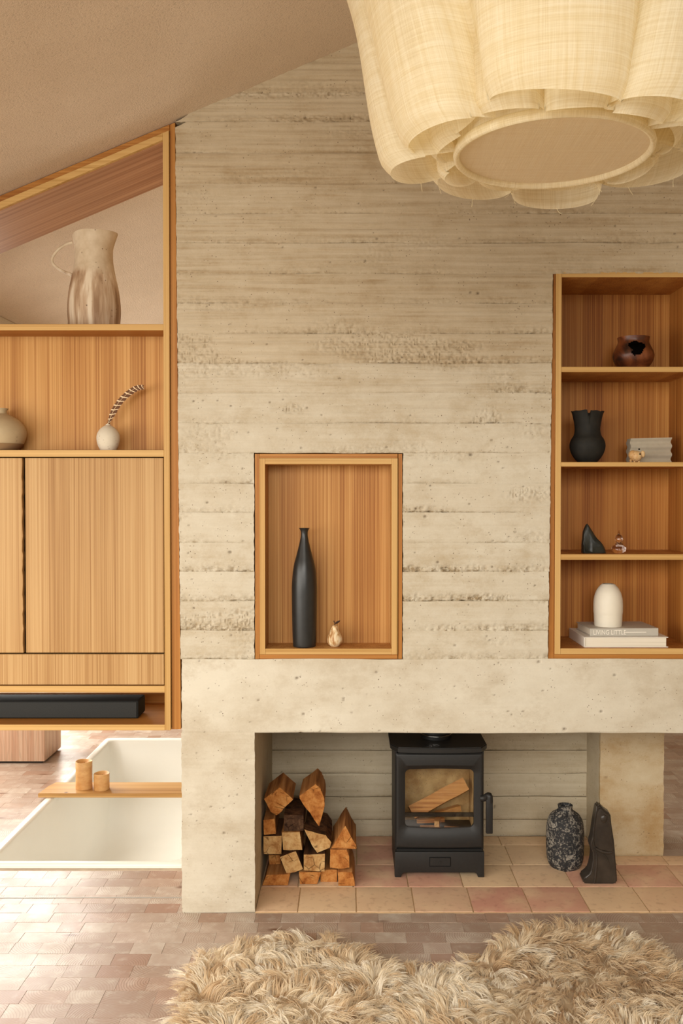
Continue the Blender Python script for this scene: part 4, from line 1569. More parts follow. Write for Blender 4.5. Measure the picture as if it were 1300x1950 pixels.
bmesh.ops.bevel(b, geom=[e_ for e_ in b.edges if abs(e_.verts[0].co.z - e_.verts[1].co.z) < 1e-6], offset=0.0035, segments=2, affect='EDGES')
part('top_plate', MB().bm(b), M_IRON, stove, 40)
fy_ = (SF + SD) / 2 + 0.01
fl = part('flue_pipe', MB().lathe([(0.050, ztp1), (0.058, ztp1 + 0.0005), (0.058, ztp1 + 0.016), (0.054, ztp1 + 0.018), (0.054, Z_BEAM_B + 0.16)], (scx, fy_, 0), 40), M_IRON_D, stove, 40)
part('flue_collar', MB().lathe([(0.0585, ztp1 + 0.012), (0.0605, ztp1 + 0.013), (0.0605, ztp1 + 0.016), (0.0585, ztp1 + 0.017)], (scx, fy_, 0), 40), M_CHR, fl)


# door: bowed frame with a rounded window
def rr2(x0, x1, z0, z1, r, n=7, bulge=0.0, m_=8):
    pts = []
    cs = ((x1 - r, z1 - r, 0), (x0 + r, z1 - r, 90), (x0 + r, z0 + r, 180), (x1 - r, z0 + r, 270))
    for q_, (cx, cz_, a0_) in enumerate(cs):
        for k_ in range(n + 1):
            a = math.radians(a0_ + 90 * k_ / n)
            pts.append([cx + r * math.cos(a), cz_ + r * math.sin(a)])
        nx_ = cs[(q_ + 1) % 4]
        ex_ = (nx_[0] + r * math.cos(math.radians(a0_ + 90)), nx_[1] + r * math.sin(math.radians(a0_ + 90)))
        for k_ in range(1, m_):
            t = k_ / m_
            bx_ = pts[-1] if k_ == 1 else st0
            if k_ == 1:
                st0 = pts[-1]
            xx = st0[0] + (ex_[0] - st0[0]) * t
            zz_ = st0[1] + (ex_[1] - st0[1]) * t
            if q_ in (0, 2):
                zz_ += bulge * math.sin(math.pi * t) * (1 if q_ == 0 else -1)
            pts.append([xx, zz_])
    return pts


dz1, dz0 = zk(1435.5), zk(1616)
DO = rr2(sx0 + 0.0015, sx1_ - 0.0015, dz0, dz1, 0.006)
wx0, wx1 = sp(771.5, 1520).x, sp(902.8, 1520).x
wz0, wz1 = zk(1578), zk(1467)
WI = rr2(wx0, wx1, wz0, wz1, 0.018, bulge=0.0035)
WO = rr2(sp(759.5, 1520).x, sp(914.5, 1520).x, zk(1590), zk(1458.5), 0.03, bulge=0.003)
to3 = lambda L, dy: [(x_, SF + dy + bow(x_), z_) for x_, z_ in L]
door = part('door', MB().loops([to3(DO, 0.022), to3(DO, 0.004), to3(rr2(sx0 + 0.006, sx1_ - 0.006, dz0 + 0.0045, dz1 - 0.0045, 0.006), -0.001), to3(rr2(sx0 + 0.010, sx1_ - 0.010, dz0 + 0.008, dz1 - 0.008, 0.006), -0.002), to3(WO, -0.002), to3(WI, 0.010), to3(WI, 0.022)], False, False), M_IRON, stove, 32)
m = Mat('stove_glass', 0.02, 0.5)
nt = m.nt
tr = m.n('ShaderNodeBsdfTransparent')
tr.inputs['Color'].default_value = (0.96, 0.94, 0.9, 1)
gs = m.n('ShaderNodeBsdfGlossy')
gs.inputs['Roughness'].default_value = 0.03
mx = m.n('ShaderNodeMixShader')
mx.inputs['Fac'].default_value = 0.06
m.l(tr.outputs[0], mx.inputs[1])
m.l(gs.outputs[0], mx.inputs[2])
m.l(mx.outputs[0], m.out.inputs['Surface'])
part('glass_pane', MB().box(wx0 - 0.006, wx1 + 0.006, SF + 0.0165, SF + 0.0205, wz0 - 0.006, wz1 + 0.006), m.m, door)
# handle
hx0, hx1 = sp(924, 1550).x, sp(936.5, 1550).x
hd = part('handle', MB().box(hx0, hx1, SF - 0.022, SF - 0.006, zk(1584), zk(1519), 0.003, seg=2), M_IRON, door, 40)
br = [(sx1_ - 0.012, SF + 0.006, zk(1521)), (sx1_ + 0.002, SF + 0.002, zk(1520)), (sx1_ + 0.012, SF - 0.006, zk(1515)), ((hx0 + hx1) / 2, SF - 0.012, zk(1514)), ((hx0 + hx1) / 2 + 0.001, SF - 0.014, zk(1526))]
part('bracket', MB().tube(spline([tuple(v) for v in br], 4), 0.0125, 10), M_IRON, hd, 60)
# log guard bar behind the glass
part('log_guard', MB().box(wx0 - 0.01, wx1 + 0.008, SF + 0.030, SF + 0.038, zk(1561), zk(1553), 0.001), M_IRON_D, stove)
# base with arched skirt and feet
bz1_, bz0_ = zk(1622.5), hz
arch = [(sx0 - 0.001, bz1_), (sx0 - 0.001, hz), (sx0 + 0.022, hz), (sx0 + 0.027, hz + 0.014), (sx0 + 0.036, hz + 0.018), (sx1_ - 0.036, hz + 0.018), (sx1_ - 0.027, hz + 0.014), (sx1_ - 0.022, hz), (sx1_ + 0.001, hz), (sx1_ + 0.001, bz1_)]
base = part('base', MB().prism(arch, SF - 0.001, SF + 0.03, 0.003, seg=2), M_IRON, stove, 40)
rec = [(sx0 + 0.030, hz + 0.0105), (sx0 + 0.036, hz + 0.030), (sx0 + 0.048, hz + 0.036), (sx1_ - 0.048, hz + 0.036), (sx1_ - 0.036, hz + 0.030), (sx1_ - 0.030, hz + 0.0105)]
part('base_side', MB().box(sx0 + 0.001, sx0 + 0.012, SF + 0.031, SD, hz, bz1_, 0.002), M_IRON_D, stove)
part('base_side', MB().box(sx1_ - 0.012, sx1_ - 0.001, SF + 0.031, SD, hz, bz1_, 0.002), M_IRON_D, stove)
part('base_back', MB().box(sx0 + 0.012, sx1_ - 0.012, SD - 0.01, SD, hz + 0.01, bz1_), M_IRON_D, stove)
part('neck', MB().box(sx0 + 0.006, sx1_ - 0.006, SF + 0.012, SD - 0.01, bz1_ - 0.001, zb_body + 0.001), M_IRON_D, stove)
vb0, vb1 = sp(818, 1640).x, sp(857, 1640).x
vent = part('air_control', MB().box(vb0, vb1, SF - 0.0055, SF + 0.004, zk(1648), zk(1633), 0.0012), M_IRON, stove)
part('vent_slot', MB().box(vb0 - 0.002, vb1 + 0.002, SF - 0.0018, SF + 0.004, zk(1650), zk(1631.5), 0.0004), mat_flat('vent_shadow', (0.004, 0.004, 0.004), 0.9), stove)
part('control_knob', MB().box((vb0 + vb1) / 2 - 0.002, (vb0 + vb1) / 2 + 0.002, SF - 0.0085, SF - 0.005, zk(1645), zk(1638), 0.0006), M_IRON, vent)

# ------------------------------------------------------------------ firewood
def mat_log_side():
    m = Mat('split_log_side', 0.8, 0.15)
    p = m.objc()
    r = m.rnd()
    q = m.vmath('ADD', p, m.comb(m.math('MULTIPLY', r, 5.0), 0, 0))
    n = m.noise(m.mapping(q, (55, 3, 55)), 1.0, 5, 0.6)
    a = m.ramp(n, [(0.3, s2l((128, 80, 42))), (0.5, s2l((176, 116, 64))), (0.7, s2l((206, 150, 92)))])
    dk = m.ramp(n, [(0.3, s2l((44, 28, 18))), (0.7, s2l((104, 66, 40)))])
    m.color(m.mix(m.ramp(r, [(0.80, 0.0), (0.84, 1.0)]), a, dk))
    m.bump(n, 0.5, 0.004)
    return m.m


def mat_log_end(name, pale, mid, dark):
    m = Mat(name, 0.85, 0.12)
    p = m.objc()
    r = m.rnd()
    q = m.vmath('ADD', p, m.comb(m.math('MULTIPLY', r, 5.0), m.math('MULTIPLY', r, 9.0), 0))
    n = m.noise(q, 26, 4, 0.6, 0.4)
    f = m.noise(q, 160, 3, 0.7)
    c = m.ramp(m.math('ADD', m.math('MULTIPLY', n, 0.75), m.math('MULTIPLY', f, 0.25)), [(0.36, dark), (0.5, mid), (0.64, pale)])
    cr = m.voro(m.mapping(q, (26, 26, 26), rot=(0, 0.5, 0)), 1.0, 'DISTANCE_TO_EDGE')
    sel = m.noise(q, 22, 2)
    c = m.mix(m.math('MULTIPLY', m.ramp(cr, [(0.012, 1.0), (0.05, 0.0)]), m.ramp(sel, [(0.5, 0.0), (0.6, 0.8)])), c, tuple(v * 0.3 for v in dark))
    m.color(c)
    m.bump(m.math('ADD', f, n), 0.5, 0.004)
    return m.m


M_LS = mat_log_side()
M_LE1 = mat_log_end('warm_sawn_end', s2l((204, 148, 86)), s2l((184, 120, 62)), s2l((140, 78, 34)))
M_LE2 = mat_log_end('pale_sawn_end', s2l((214, 180, 128)), s2l((196, 154, 100)), s2l((156, 108, 62)))
M_LE3 = mat_log_end('weathered_dark_end', s2l((112, 84, 62)), s2l((82, 58, 42)), s2l((46, 32, 24)))
M_BARK = mat_log_end('bark', s2l((120, 82, 52)), s2l((84, 54, 34)), s2l((44, 28, 18)))
logs = [
    ('A', [(120, 440), (285, 320), (425, 445), (320, 545), (300, 575), (250, 612), (190, 575)], 3.335, 1, 'square split log laid on its corner, top left of the woodpile'),
    ('B', [(485, 410), (655, 285), (700, 330), (720, 370), (745, 440), (748, 520), (690, 725), (640, 660), (600, 590), (540, 520), (490, 440)], 3.33, 1, 'largest wedge log with rough knotty end on top of the woodpile'),
    ('C', [(115, 660), (230, 645), (245, 800), (120, 814)], 3.335, 1, 'narrow orange log against the pier, under the corner-laid log'),
    ('D', [(325, 605), (530, 610), (530, 768), (330, 772)], 3.335, 3, 'dark weathered square log in the middle of the woodpile'),
    ('E', [(115, 825), (305, 820), (303, 1012), (118, 1010)], 3.335, 2, 'pale square log against the pier, halfway up the woodpile'),
    ('F', [(303, 785), (490, 780), (518, 968), (318, 970)], 3.335, 2, 'pale cracked square log directly beneath the dark weathered log'),
    ('G', [(535, 755), (640, 785), (760, 815), (818, 890), (800, 945), (670, 998), (615, 920)], 3.33, 2, 'pale five-sided log with bark on top, mid woodpile'),
    ('H', [(815, 950), (960, 715), (1030, 850), (1075, 920), (1075, 958)], 3.325, 1, 'triangular orange log topping the right end of the woodpile'),
    ('I', [(170, 1018), (290, 1020), (295, 1110), (178, 1120)], 3.40, 1, 'small dark recessed log low against the pier'),
    ('J', [(285, 1040), (450, 978), (525, 1165), (430, 1200), (355, 1212)], 3.325, 2, 'pale tilted square log above the bottom row of the woodpile'),
    ('K', [(530, 1015), (752, 1005), (748, 1192), (530, 1180)], 3.325, 2, 'pale square log below the five-sided log'),
    ('L', [(805, 962), (975, 968), (1000, 1030), (1003, 1150), (930, 1162), (802, 1152)], 3.32, 1, 'orange square log under the triangular log'),
    ('M', [(103, 1385), (145, 1225), (393, 1218), (370, 1330), (345, 1378)], 3.315, 1, 'wide orange log on the hearth beside the pier, bottom row'),
    ('N', [(480, 1195), (710, 1197), (670, 1368), (490, 1372)], 3.325, 1, 'second log from the pier in the bottom row, tapering downward'),
    ('O', [(705, 1170), (876, 1170), (876, 1345), (702, 1342)], 3.345, 1, 'square orange log, third from the pier in the bottom row'),
    ('Q', [(880, 1195), (1030, 1195), (1055, 1280), (1060, 1385), (888, 1390)], 3.31, 1, 'rightmost log of the bottom row, with curved outer side'),
]
rl = random.Random(21)
for nm, poly, Yf, kind, lab in logs:
    pw = []
    for x_, y_ in poly:
        q = P(480 + x_ * 0.1846, 1440 + y_ * 0.1846, Yf)
        pw.append((q.x, max(q.z, 0.0066)))
    # subdivide the outline a little so that split faces look torn
    pp = []
    n = len(pw)
    for i in range(n):
        a, b_ = Vector(pw[i]), Vector(pw[(i + 1) % n])
        for t in (0, 0.33, 0.66):
            q = a.lerp(b_, t)
            if t:
                q += Vector((rl.uniform(-0.0007, 0.0007), rl.uniform(-0.0007, 0.0007)))
            pp.append((q.x, max(q.y, 0.0066)))
    cxl = sum(q[0] for q in pp) / len(pp)
    czl = sum(q[1] for q in pp) / len(pp)
    length = rl.uniform(0.18, 0.23)
    ts = [0, 0.02, 0.25, 0.5, 0.75, 1.0]
    L_ = []
    for i, t in enumerate(ts):
        s_ = 0.985 if i == 0 else 1.0
        jj = 0.0012 if 0 < i else 0.0
        L_.append([(cxl + (x_ - cxl) * s_ * (1 - 0.05 * t) + rl.uniform(-jj, jj), Yf + 0.006 * (t > 0) * 0 + length * t + (rl.uniform(-0.001, 0.001) if i == 0 else 0), max(czl + (z_ - czl) * s_ * (1 - 0.05 * t) + rl.uniform(-jj, jj), 0.0066) if z_ > 0.008 else 0.0066) for x_, z_ in pp])
    mb = MB().loops(L_, False, False, 0)
    # end faces, front with a little dish
    k_ = len(pp)
    cf = len(mb.v)
    mb.v.append((cxl, Yf + 0.001, czl))
    ring = list(range(k_))
    for i in range(k_):
        mb.f.append((cf, i, (i + 1) % k_))
        mb.m.append(1)
    bb = (len(ts) - 1) * k_
    mb.f.append(tuple(bb + i for i in range(k_)))
    mb.m.append(1)
    o = single('firewood_log', mb, [M_BARK if kind == 3 or nm == 'G' else M_LS, {1: M_LE1, 2: M_LE2, 3: M_LE3}[kind]], lab, 'log', 'firewood stacked beside the stove', smooth=25)

# logs inside the stove
FBY_ = SF + 0.085


def beam(name, a, b_, w, h, mats, label, roll=0.0, group='wood laid inside the stove'):
    a, b_ = Vector(a), Vector(b_)
    ax = (b_ - a).normalized()
    s_ = ax.cross(Vector((0, 1, 0))).normalized()
    u_ = s_.cross(ax)
    s2 = s_ * math.cos(roll) + u_ * math.sin(roll)
    u2 = s2.cross(ax)
    L_ = []
    n = 5
    for i in range(n + 1):
        c_ = a.lerp(b_, i / n)
        L_.append([tuple(c_ + s2 * sx * w / 2 * (1 + 0.04 * math.sin(i * 2.1 + sx)) + u2 * su * h / 2) for sx, su in ((-1, -1), (1, -1), (1, 1), (-1, 1))])
    mb = MB().loops(L_, False, False, 0)
    mb.f.append((3, 2, 1, 0))
    mb.m.append(1)
    mb.f.append(tuple(n * 4 + t for t in range(4)))
    mb.m.append(1)
    return single(name, mb, mats, label, 'log', group, smooth=20)


fp = lambda x, y, Y: P(730 + x * 0.1692, 1390 + y * 0.1692, Y)
M_FW = mat_wood('kiln_dried_split_wood', s2l((206, 156, 98)), s2l((186, 132, 78)), s2l((146, 92, 48)), 'X', lam=0.2, fine=0.5)
beam('stove_log', fp(315, 935, FBY_), fp(920, 610, FBY_ + 0.035), 0.050, 0.062, [M_FW, M_LE2], 'long split log leaning diagonally behind the stove glass', 0.38)
beam('stove_log', fp(590, 955, FBY_ + 0.035), fp(855, 875, FBY_ + 0.07), 0.022, 0.024, [M_FW, M_LE2], 'short kindling piece behind the diagonal stove log')
zfl = zk(1597)
beam('stove_log', (fp(410, 1080, FBY_ - 0.015).x, FBY_ - 0.022, zfl + 0.012), (fp(632, 1080, FBY_ - 0.015).x, FBY_ - 0.026, zfl + 0.012), 0.023, 0.024, [M_FW, M_LE2], 'left kindling stick lying on the stove floor')
beam('stove_log', (fp(680, 1080, FBY_ - 0.015).x, FBY_ - 0.018, zfl + 0.010), (fp(865, 1080, FBY_ - 0.015).x, FBY_ - 0.028, zfl + 0.010), 0.019, 0.022, [M_FW, M_LE2], 'right kindling stick lying on the stove floor')
beam('stove_log', (fp(590, 940, FBY_).x, FBY_ - 0.030, zfl + 0.034), (fp(590, 940, FBY_).x + 0.02, FBY_ + 0.075, zfl + 0.034), 0.022, 0.018, [M_FW, M_LE2], 'kindling stick lying front to back across the sticks')
beam('stove_log', (fp(375, 1040, FBY_).x, FBY_ + 0.012, zfl + 0.031), (fp(690, 1040, FBY_).x, FBY_ + 0.018, zfl + 0.034), 0.013, 0.016, [M_FW, M_LE2], 'thin kindling strip just below the log guard bar')

# ------------------------------------------------------------------ hearth pottery
VYY = floorY(1654, 0.006) + 0.03
m = Mat('crackled_black_white_glaze', 0.65, 0.3)
p = m.objc()
n1 = m.noise(p, 22, 6, 0.72, 0.6)
n2 = m.noise(p, 120, 3, 0.7)
msk = m.ramp(m.math('ADD', m.math('MULTIPLY', n1, 0.5), m.math('MULTIPLY', n2, 0.5)), [(0.50, 0.0), (0.58, 1.0)])
m.color(m.mix(msk, (0.026, 0.025, 0.026, 1), s2l((150, 142, 130))))
m.bump(m.math('ADD', n2, n1), 0.6, 0.006)
vxx = cx_at(1075.5, 1600, VYY)
pts = spline([(19, 1655), (28, 1648), (34, 1634), (35.6, 1610), (35.6, 1585), (33.5, 1564), (27, 1551), (18, 1544.5), (14, 1541), (13.4, 1537), (14.2, 1532.5)], 4)
single('crackled_vase', MB().lathe(prof_px(1075, pts, VYY, 0.0063, inner=0.005), (vxx, VYY, 0), 56), m.m, 'rounded black vase with white crackled speckle on the hearth', 'vase', smooth=60)

# carved figure
GYY = floorY(1684, 0.006)
kf = lambda x, y: P(1090 + x * 0.09743, 1510 + y * 0.09743, GYY)
ol = [(470, 240), (545, 238), (620, 330), (740, 410), (760, 620), (815, 960), (845, 1350), (870, 1640), (870, 1760), (820, 1800), (540, 1800), (400, 1785), (210, 1775), (205, 1690), (330, 1590), (360, 1520), (395, 1330), (400, 1160), (355, 1080), (350, 1000), (385, 880), (410, 660), (440, 400)]
ol = [(kf(x, y).x, max(kf(x, y).z, 0.0064)) for x, y in ol]
pn = [(500, 300), (545, 292), (640, 385), (712, 440), (738, 640), (790, 1130), (740, 1145), (520, 1100), (425, 1030), (405, 880), (430, 620), (460, 400)]
pn = [(kf(x, y).x, kf(x, y).z) for x, y in pn]
m = Mat('dark_carved_stone', 0.36, 0.5)
p = m.objc()
m.color(m.ramp(m.noise(p, 25, 5), [(0.3, (0.020, 0.015, 0.011)), (0.7, (0.046, 0.034, 0.025))]))
M_CARV = m.m
cf_ = empty('carved_figure', (kf(600, 1800).x, GYY + 0.05, 0.0064), 'dark carved stone hooded figure standing at the right of the hearth', 'sculpture')
b = bmesh.new()
fa = [b.verts.new((x_, GYY, z_)) for x_, z_ in ol]
fb = [b.verts.new((x_ * 1.0 + 0.004, GYY + 0.075 - 0.03 * (z_ / 0.29), z_)) for x_, z_ in ol]
b.faces.new(fa)
b.faces.new(fb[::-1])
for i in range(len(ol)):
    j = (i + 1) % len(ol)
    b.faces.new((fa[j], fa[i], fb[i], fb[j]))
bmesh.ops.recalc_face_normals(b, faces=b.faces[:])
bmesh.ops.bevel(b, geom=[e_ for e_ in b.edges], offset=0.005, segments=3, affect='EDGES', clamp_overlap=True)
part('body', MB().bm(b), M_CARV, cf_, 50)
cpx, cpz = sum(q[0] for q in pn) / len(pn), sum(q[1] for q in pn) / len(pn)
sc = lambda k_, dy: [(cpx + (x_ - cpx) * k_, GYY + dy, cpz + (z_ - cpz) * (1 - (1 - k_) * 0.3)) for x_, z_ in pn]
part('cloak', MB().loops([sc(1.0, 0.003), sc(0.985, -0.003), sc(0.92, -0.006), sc(0.6, -0.0075)], False, True), M_CARV, cf_, 40)
hc = kf(600, 490)
part('face', MB().sphere((hc.x, GYY - 0.006, hc.z), 0.0125, 1.0, 0.55, 1.25, 18), M_CARV, cf_, 60)
arm = [kf(*q) for q in ((440, 1075), (520, 1120), (600, 1150), (690, 1165), (760, 1150))]
part('arm', MB().tube([(q.x, GYY - 0.003, q.z) for q in arm], [0.004, 0.006, 0.006, 0.006, 0.004], 10), M_CARV, cf_, 60)
fold = [kf(*q) for q in ((470, 1180), (465, 1400), (440, 1650), (425, 1770))]
part('robe_fold', MB().tube([(q.x, GYY + 0.0, q.z) for q in fold], [0.002, 0.004, 0.0045, 0.003], 8), M_CARV, cf_, 60)
fold = [kf(*q) for q in ((600, 1190), (680, 1300), (720, 1400))]
part('robe_fold', MB().tube([(q.x, GYY + 0.0, q.z) for q in fold], [0.0025, 0.003, 0.001], 8), M_CARV, cf_, 60)

# ------------------------------------------------------------------ sheepskin rug
rug = empty('sheepskin_rug', (0.2, 2.45, 0), 'long-haired cream sheepskin rug on the wooden floor', 'rug')
m = Mat('fleece', 0.85, 0.1)
tn = m.attr('tone').outputs['Fac']
m.color(m.ramp(tn, [(0.0, s2l((206, 174, 132))), (0.35, s2l((230, 207, 172))), (0.7, s2l((243, 229, 202))), (1.0, s2l((250, 243, 228)))]))
m.b.inputs['Sheen Weight'].default_value = 0.2
tl_ = m.n('ShaderNodeBsdfTranslucent')
m.l(m.b.inputs['Base Color'].links[0].from_socket, tl_.inputs['Color'])
mxf = m.n('ShaderNodeMixShader')
mxf.inputs['Fac'].default_value = 0.38
m.l(m.b.outputs[0], mxf.inputs[1])
m.l(tl_.outputs[0], mxf.inputs[2])
m.l(mxf.outputs[0], m.out.inputs['Surface'])
M_FL = m.m
# hide
cxr, cyr = 0.25, 2.45
poly_s = spline([tuple(q) for q in rug_poly] + [tuple(rug_poly[0])], 4)[:-1]
L_ = []
for s_, z_ in ((1.0, 0.001), (0.985, 0.008), (0.93, 0.02), (0.6, 0.026), (0.2, 0.026)):
    L_.append([(cxr + (x_ - cxr) * s_, cyr + (y_ - cyr) * s_, z_) for x_, y_ in poly_s])
hide = MB().loops(L_, False, True)
me = hide.mesh('hide', M_FL, root_loc(rug), 60)
a = me.attributes.new('tone', 'FLOAT', 'POINT')
a.data.foreach_set('value', np.full(len(me.vertices), 0.3, dtype=np.float32))
o = bpy.data.objects.new('hide', me)
COL.objects.link(o)
o.parent = rug
# locks of wool
rg = np.random.RandomState(9)
pa_ = np.array(poly_s)
xmin, ymin = pa_.min(0)
xmax, ymax = pa_.max(0)
cand = np.stack([rg.uniform(xmin, xmax, 22000), rg.uniform(ymin, ymax, 22000)], -1)
ins_ = np.zeros(len(cand), bool)
j = len(pa_) - 1
for i in range(len(pa_)):
    xi, yi = pa_[i]
    xj, yj = pa_[j]
    cnd = ((yi > cand[:, 1]) != (yj > cand[:, 1])) & (cand[:, 0] < (xj - xi) * (cand[:, 1] - yi) / (yj - yi + 1e-12) + xi)
    ins_ ^= cnd
    j = i
cand = cand[ins_]
# distance to edge -> outward direction near the rim
dd = np.min(np.linalg.norm(cand[:, None, :] - pa_[None, :, :], axis=2), axis=1)
ni = np.argmin(np.linalg.norm(cand[:, None, :] - pa_[None, :, :], axis=2), axis=1)
outd = pa_[ni] - cand
outd /= np.linalg.norm(outd, axis=1, keepdims=True) + 1e-6
nl = len(cand)
ncl = 1900
cc_ = cand[rg.choice(nl, ncl, replace=False)]
own = np.empty(nl, int)
for i0_ in range(0, nl, 2000):
    own[i0_:i0_ + 2000] = np.argmin(((cand[i0_:i0_ + 2000, None, :] - cc_[None]) ** 2).sum(-1), axis=1)
ang = 1.6 * N1(cc_[:, 0] * 4.2 + 3, cc_[:, 1] * 4.2) * math.pi + 0.5 * N2(cc_[:, 0] * 14, cc_[:, 1] * 14) * math.pi - 0.9
flow = np.stack([np.cos(ang), np.sin(ang)], -1)
dc = np.min(np.linalg.norm(cc_[:, None, :] - pa_[None, :, :], axis=2), axis=1)
nc = np.argmin(np.linalg.norm(cc_[:, None, :] - pa_[None, :, :], axis=2), axis=1)
od = pa_[nc] - cc_
od /= np.linalg.norm(od, axis=1, keepdims=True) + 1e-6
wgt = np.clip(1 - dc / 0.09, 0, 1)[:, None]
dcl = od * wgt * 1.6 + flow * (1 - 0.6 * wgt) + rg.normal(0, 0.2, (ncl, 2))
dcl /= np.linalg.norm(dcl, axis=1, keepdims=True) + 1e-6
Lc = rg.uniform(0.035, 0.075, ncl)
Hc = rg.uniform(0.026, 0.050, ncl) * (0.6 + 0.4 * np.clip(dc / 0.06, 0, 1))
Tc = np.clip(0.62 + 0.30 * N3(cc_[:, 0] * 7, cc_[:, 1] * 7) + rg.normal(0, 0.22, ncl), 0, 1)
Cc = rg.normal(0, 0.35, ncl)
dr = dcl[own] + rg.normal(0, 0.22, (nl, 2))
dr /= np.linalg.norm(dr, axis=1, keepdims=True) + 1e-6
tipv = (cc_[own] - cand)                     # pull of the tuft: wisps gather towards its tip
Ln = Lc[own] * rg.uniform(0.75, 1.1, nl)
Hh = Hc[own] * rg.uniform(0.85, 1.12, nl)
tone_l = np.clip(Tc[own] + rg.normal(0, 0.10, nl), 0, 1)
curl = Cc[own] + rg.normal(0, 0.15, nl)
SEG = 6
NS = 6
tt = np.linspace(0, 1, SEG + 1)
allv, allt = [], []
for s_ in range(NS):
    ph = rg.uniform(0, 2 * math.pi, nl)
    rad = rg.uniform(0.001, 0.0050, nl)
    wdt = rg.uniform(0.0005, 0.0011, nl)
    side = np.stack([-dr[:, 1], dr[:, 0]], -1)
    tw = rg.uniform(-0.9, 0.9, nl)
    ls = Ln * rg.uniform(0.8, 1.06, nl)
    for t in tt:
        clump = 1 - 0.6 * t
        off = side * (np.cos(ph) * rad * clump + curl * 0.016 * t * t + 0.0007 * np.sin(t * 7 + ph) * (t > 0))[:, None] + dr * (np.sin(ph) * rad * clump)[:, None]
        xy = cand + dr * (ls * (0.30 * t + 0.70 * t * t))[:, None] + tipv * (0.5 * t ** 1.2) + off
        z = 0.014 + Hh * (2.2 * t - 1.35 * t * t) + 0.0015 * np.sin(ph + t * 5)
        z = np.maximum(z, 0.004 + 0.001 * np.sin(ph))
        w_ = (wdt * (1 - 0.70 * t))
        sv = side * (w_ * np.cos(tw))[:, None]
        for sg in (-1, 1):
            allv.append(np.stack([xy[:, 0] + sg * sv[:, 0], xy[:, 1] + sg * sv[:, 1], z + sg * w_ * np.sin(tw)], -1))
            allt.append(np.clip(tone_l + 0.08 * np.sin(ph * 3), 0, 1))
V = np.stack(allv, 1)           # nl, NS*(SEG+1)*2, 3
Tn = np.stack(allt, 1)
per = V.shape[1]
fq = []
for s_ in range(NS):
    for k_ in range(SEG):
        b0_ = s_ * (SEG + 1) * 2 + k_ * 2
        fq.append((b0_, b0_ + 1, b0_ + 3, b0_ + 2))
fq = np.array(fq)
faces = (fq[None] + (np.arange(nl) * per)[:, None, None]).reshape(-1, 4)
verts = V.reshape(-1, 3) - np.array(root_loc(rug))
me = bpy.data.meshes.new('fleece')
me.vertices.add(len(verts))
me.vertices.foreach_set('co', verts.astype(np.float32).reshape(-1))
me.loops.add(faces.size)
me.loops.foreach_set('vertex_index', faces.astype(np.int32).reshape(-1))
me.polygons.add(len(faces))
me.polygons.foreach_set('loop_start', (np.arange(len(faces)) * 4).astype(np.int32))
me.polygons.foreach_set('loop_total', np.full(len(faces), 4, dtype=np.int32))
me.update(calc_edges=True)
me.polygons.foreach_set('use_smooth', [True] * len(me.polygons))
a = me.attributes.new('tone', 'FLOAT', 'POINT')
a.data.foreach_set('value', Tn.reshape(-1).astype(np.float32))
me.materials.append(M_FL)
o = bpy.data.objects.new('fleece', me)
COL.objects.link(o)
o.parent = rug
o['kind'] = 'stuff'

# ------------------------------------------------------------------ pendant lamp
LYc = 1.70
lc = P(1052, 293, LYc)
lx, lz = lc.x, lc.z
lamp = empty('pendant_lamp', (lx, LYc, lz), 'large ruffled cream linen pendant lamp hanging at upper right', 'lamp')


def mat_cloth(name, pale, deep, trans=0.45, see=0.10, freq=1.0):
    m = Mat(name, 0.9, 0.05)
    lv_ = m.attr('loc').outputs['Vector']          # u: along the cloth (m), v: height (m)
    warp = m.noise(m.mapping(lv_, (420 * freq, 9, 1)), 1.0, 3, 0.7)
    weft = m.noise(m.mapping(lv_, (9, 420 * freq, 1)), 1.0, 3, 0.7)
    slub = m.noise(m.mapping(lv_, (3, 90, 1)), 1.0, 3, 0.6)
    slub2 = m.noise(m.mapping(lv_, (90, 3, 1)), 1.0, 3, 0.6)
    f = m.math('ADD', m.math('MULTIPLY', m.math('ADD', warp, weft), 0.3), m.math('MULTIPLY', m.math('ADD', slub, slub2), 0.2))
    c = m.ramp(f, [(0.40, deep), (0.60, pale)])
    m.color(c)
    m.bump(m.math('ADD', warp, weft), 0.3, 0.002)
    tl = m.n('ShaderNodeBsdfTranslucent')
    m.l(c, tl.inputs['Color'])
    mx_ = m.n('ShaderNodeMixShader')
    mx_.inputs['Fac'].default_value = trans
    m.l(m.b.outputs[0], mx_.inputs[1])
    m.l(tl.outputs[0], mx_.inputs[2])
    tr_ = m.n('ShaderNodeBsdfTransparent')
    tr_.inputs['Color'].default_value = (1, 0.97, 0.9, 1)
    mx2 = m.n('ShaderNodeMixShader')
    m.l(m.ramp(f, [(0.42, see * 2.2), (0.56, see * 0.3)]), mx2.inputs['Fac'])
    m.l(mx_.outputs[0], mx2.inputs[1])
    m.l(tr_.outputs[0], mx2.inputs[2])
    m.l(mx2.outputs[0], m.out.inputs['Surface'])
    return m.m


M_CLOTH = mat_cloth('cream_gauze_linen', (0.97, 0.91, 0.73), (0.92, 0.80, 0.53), 0.5, 0.10)
M_DISC = mat_cloth('taut_natural_linen', (0.90, 0.80, 0.62), (0.82, 0.69, 0.49), 0.45, 0.0, 1.5)


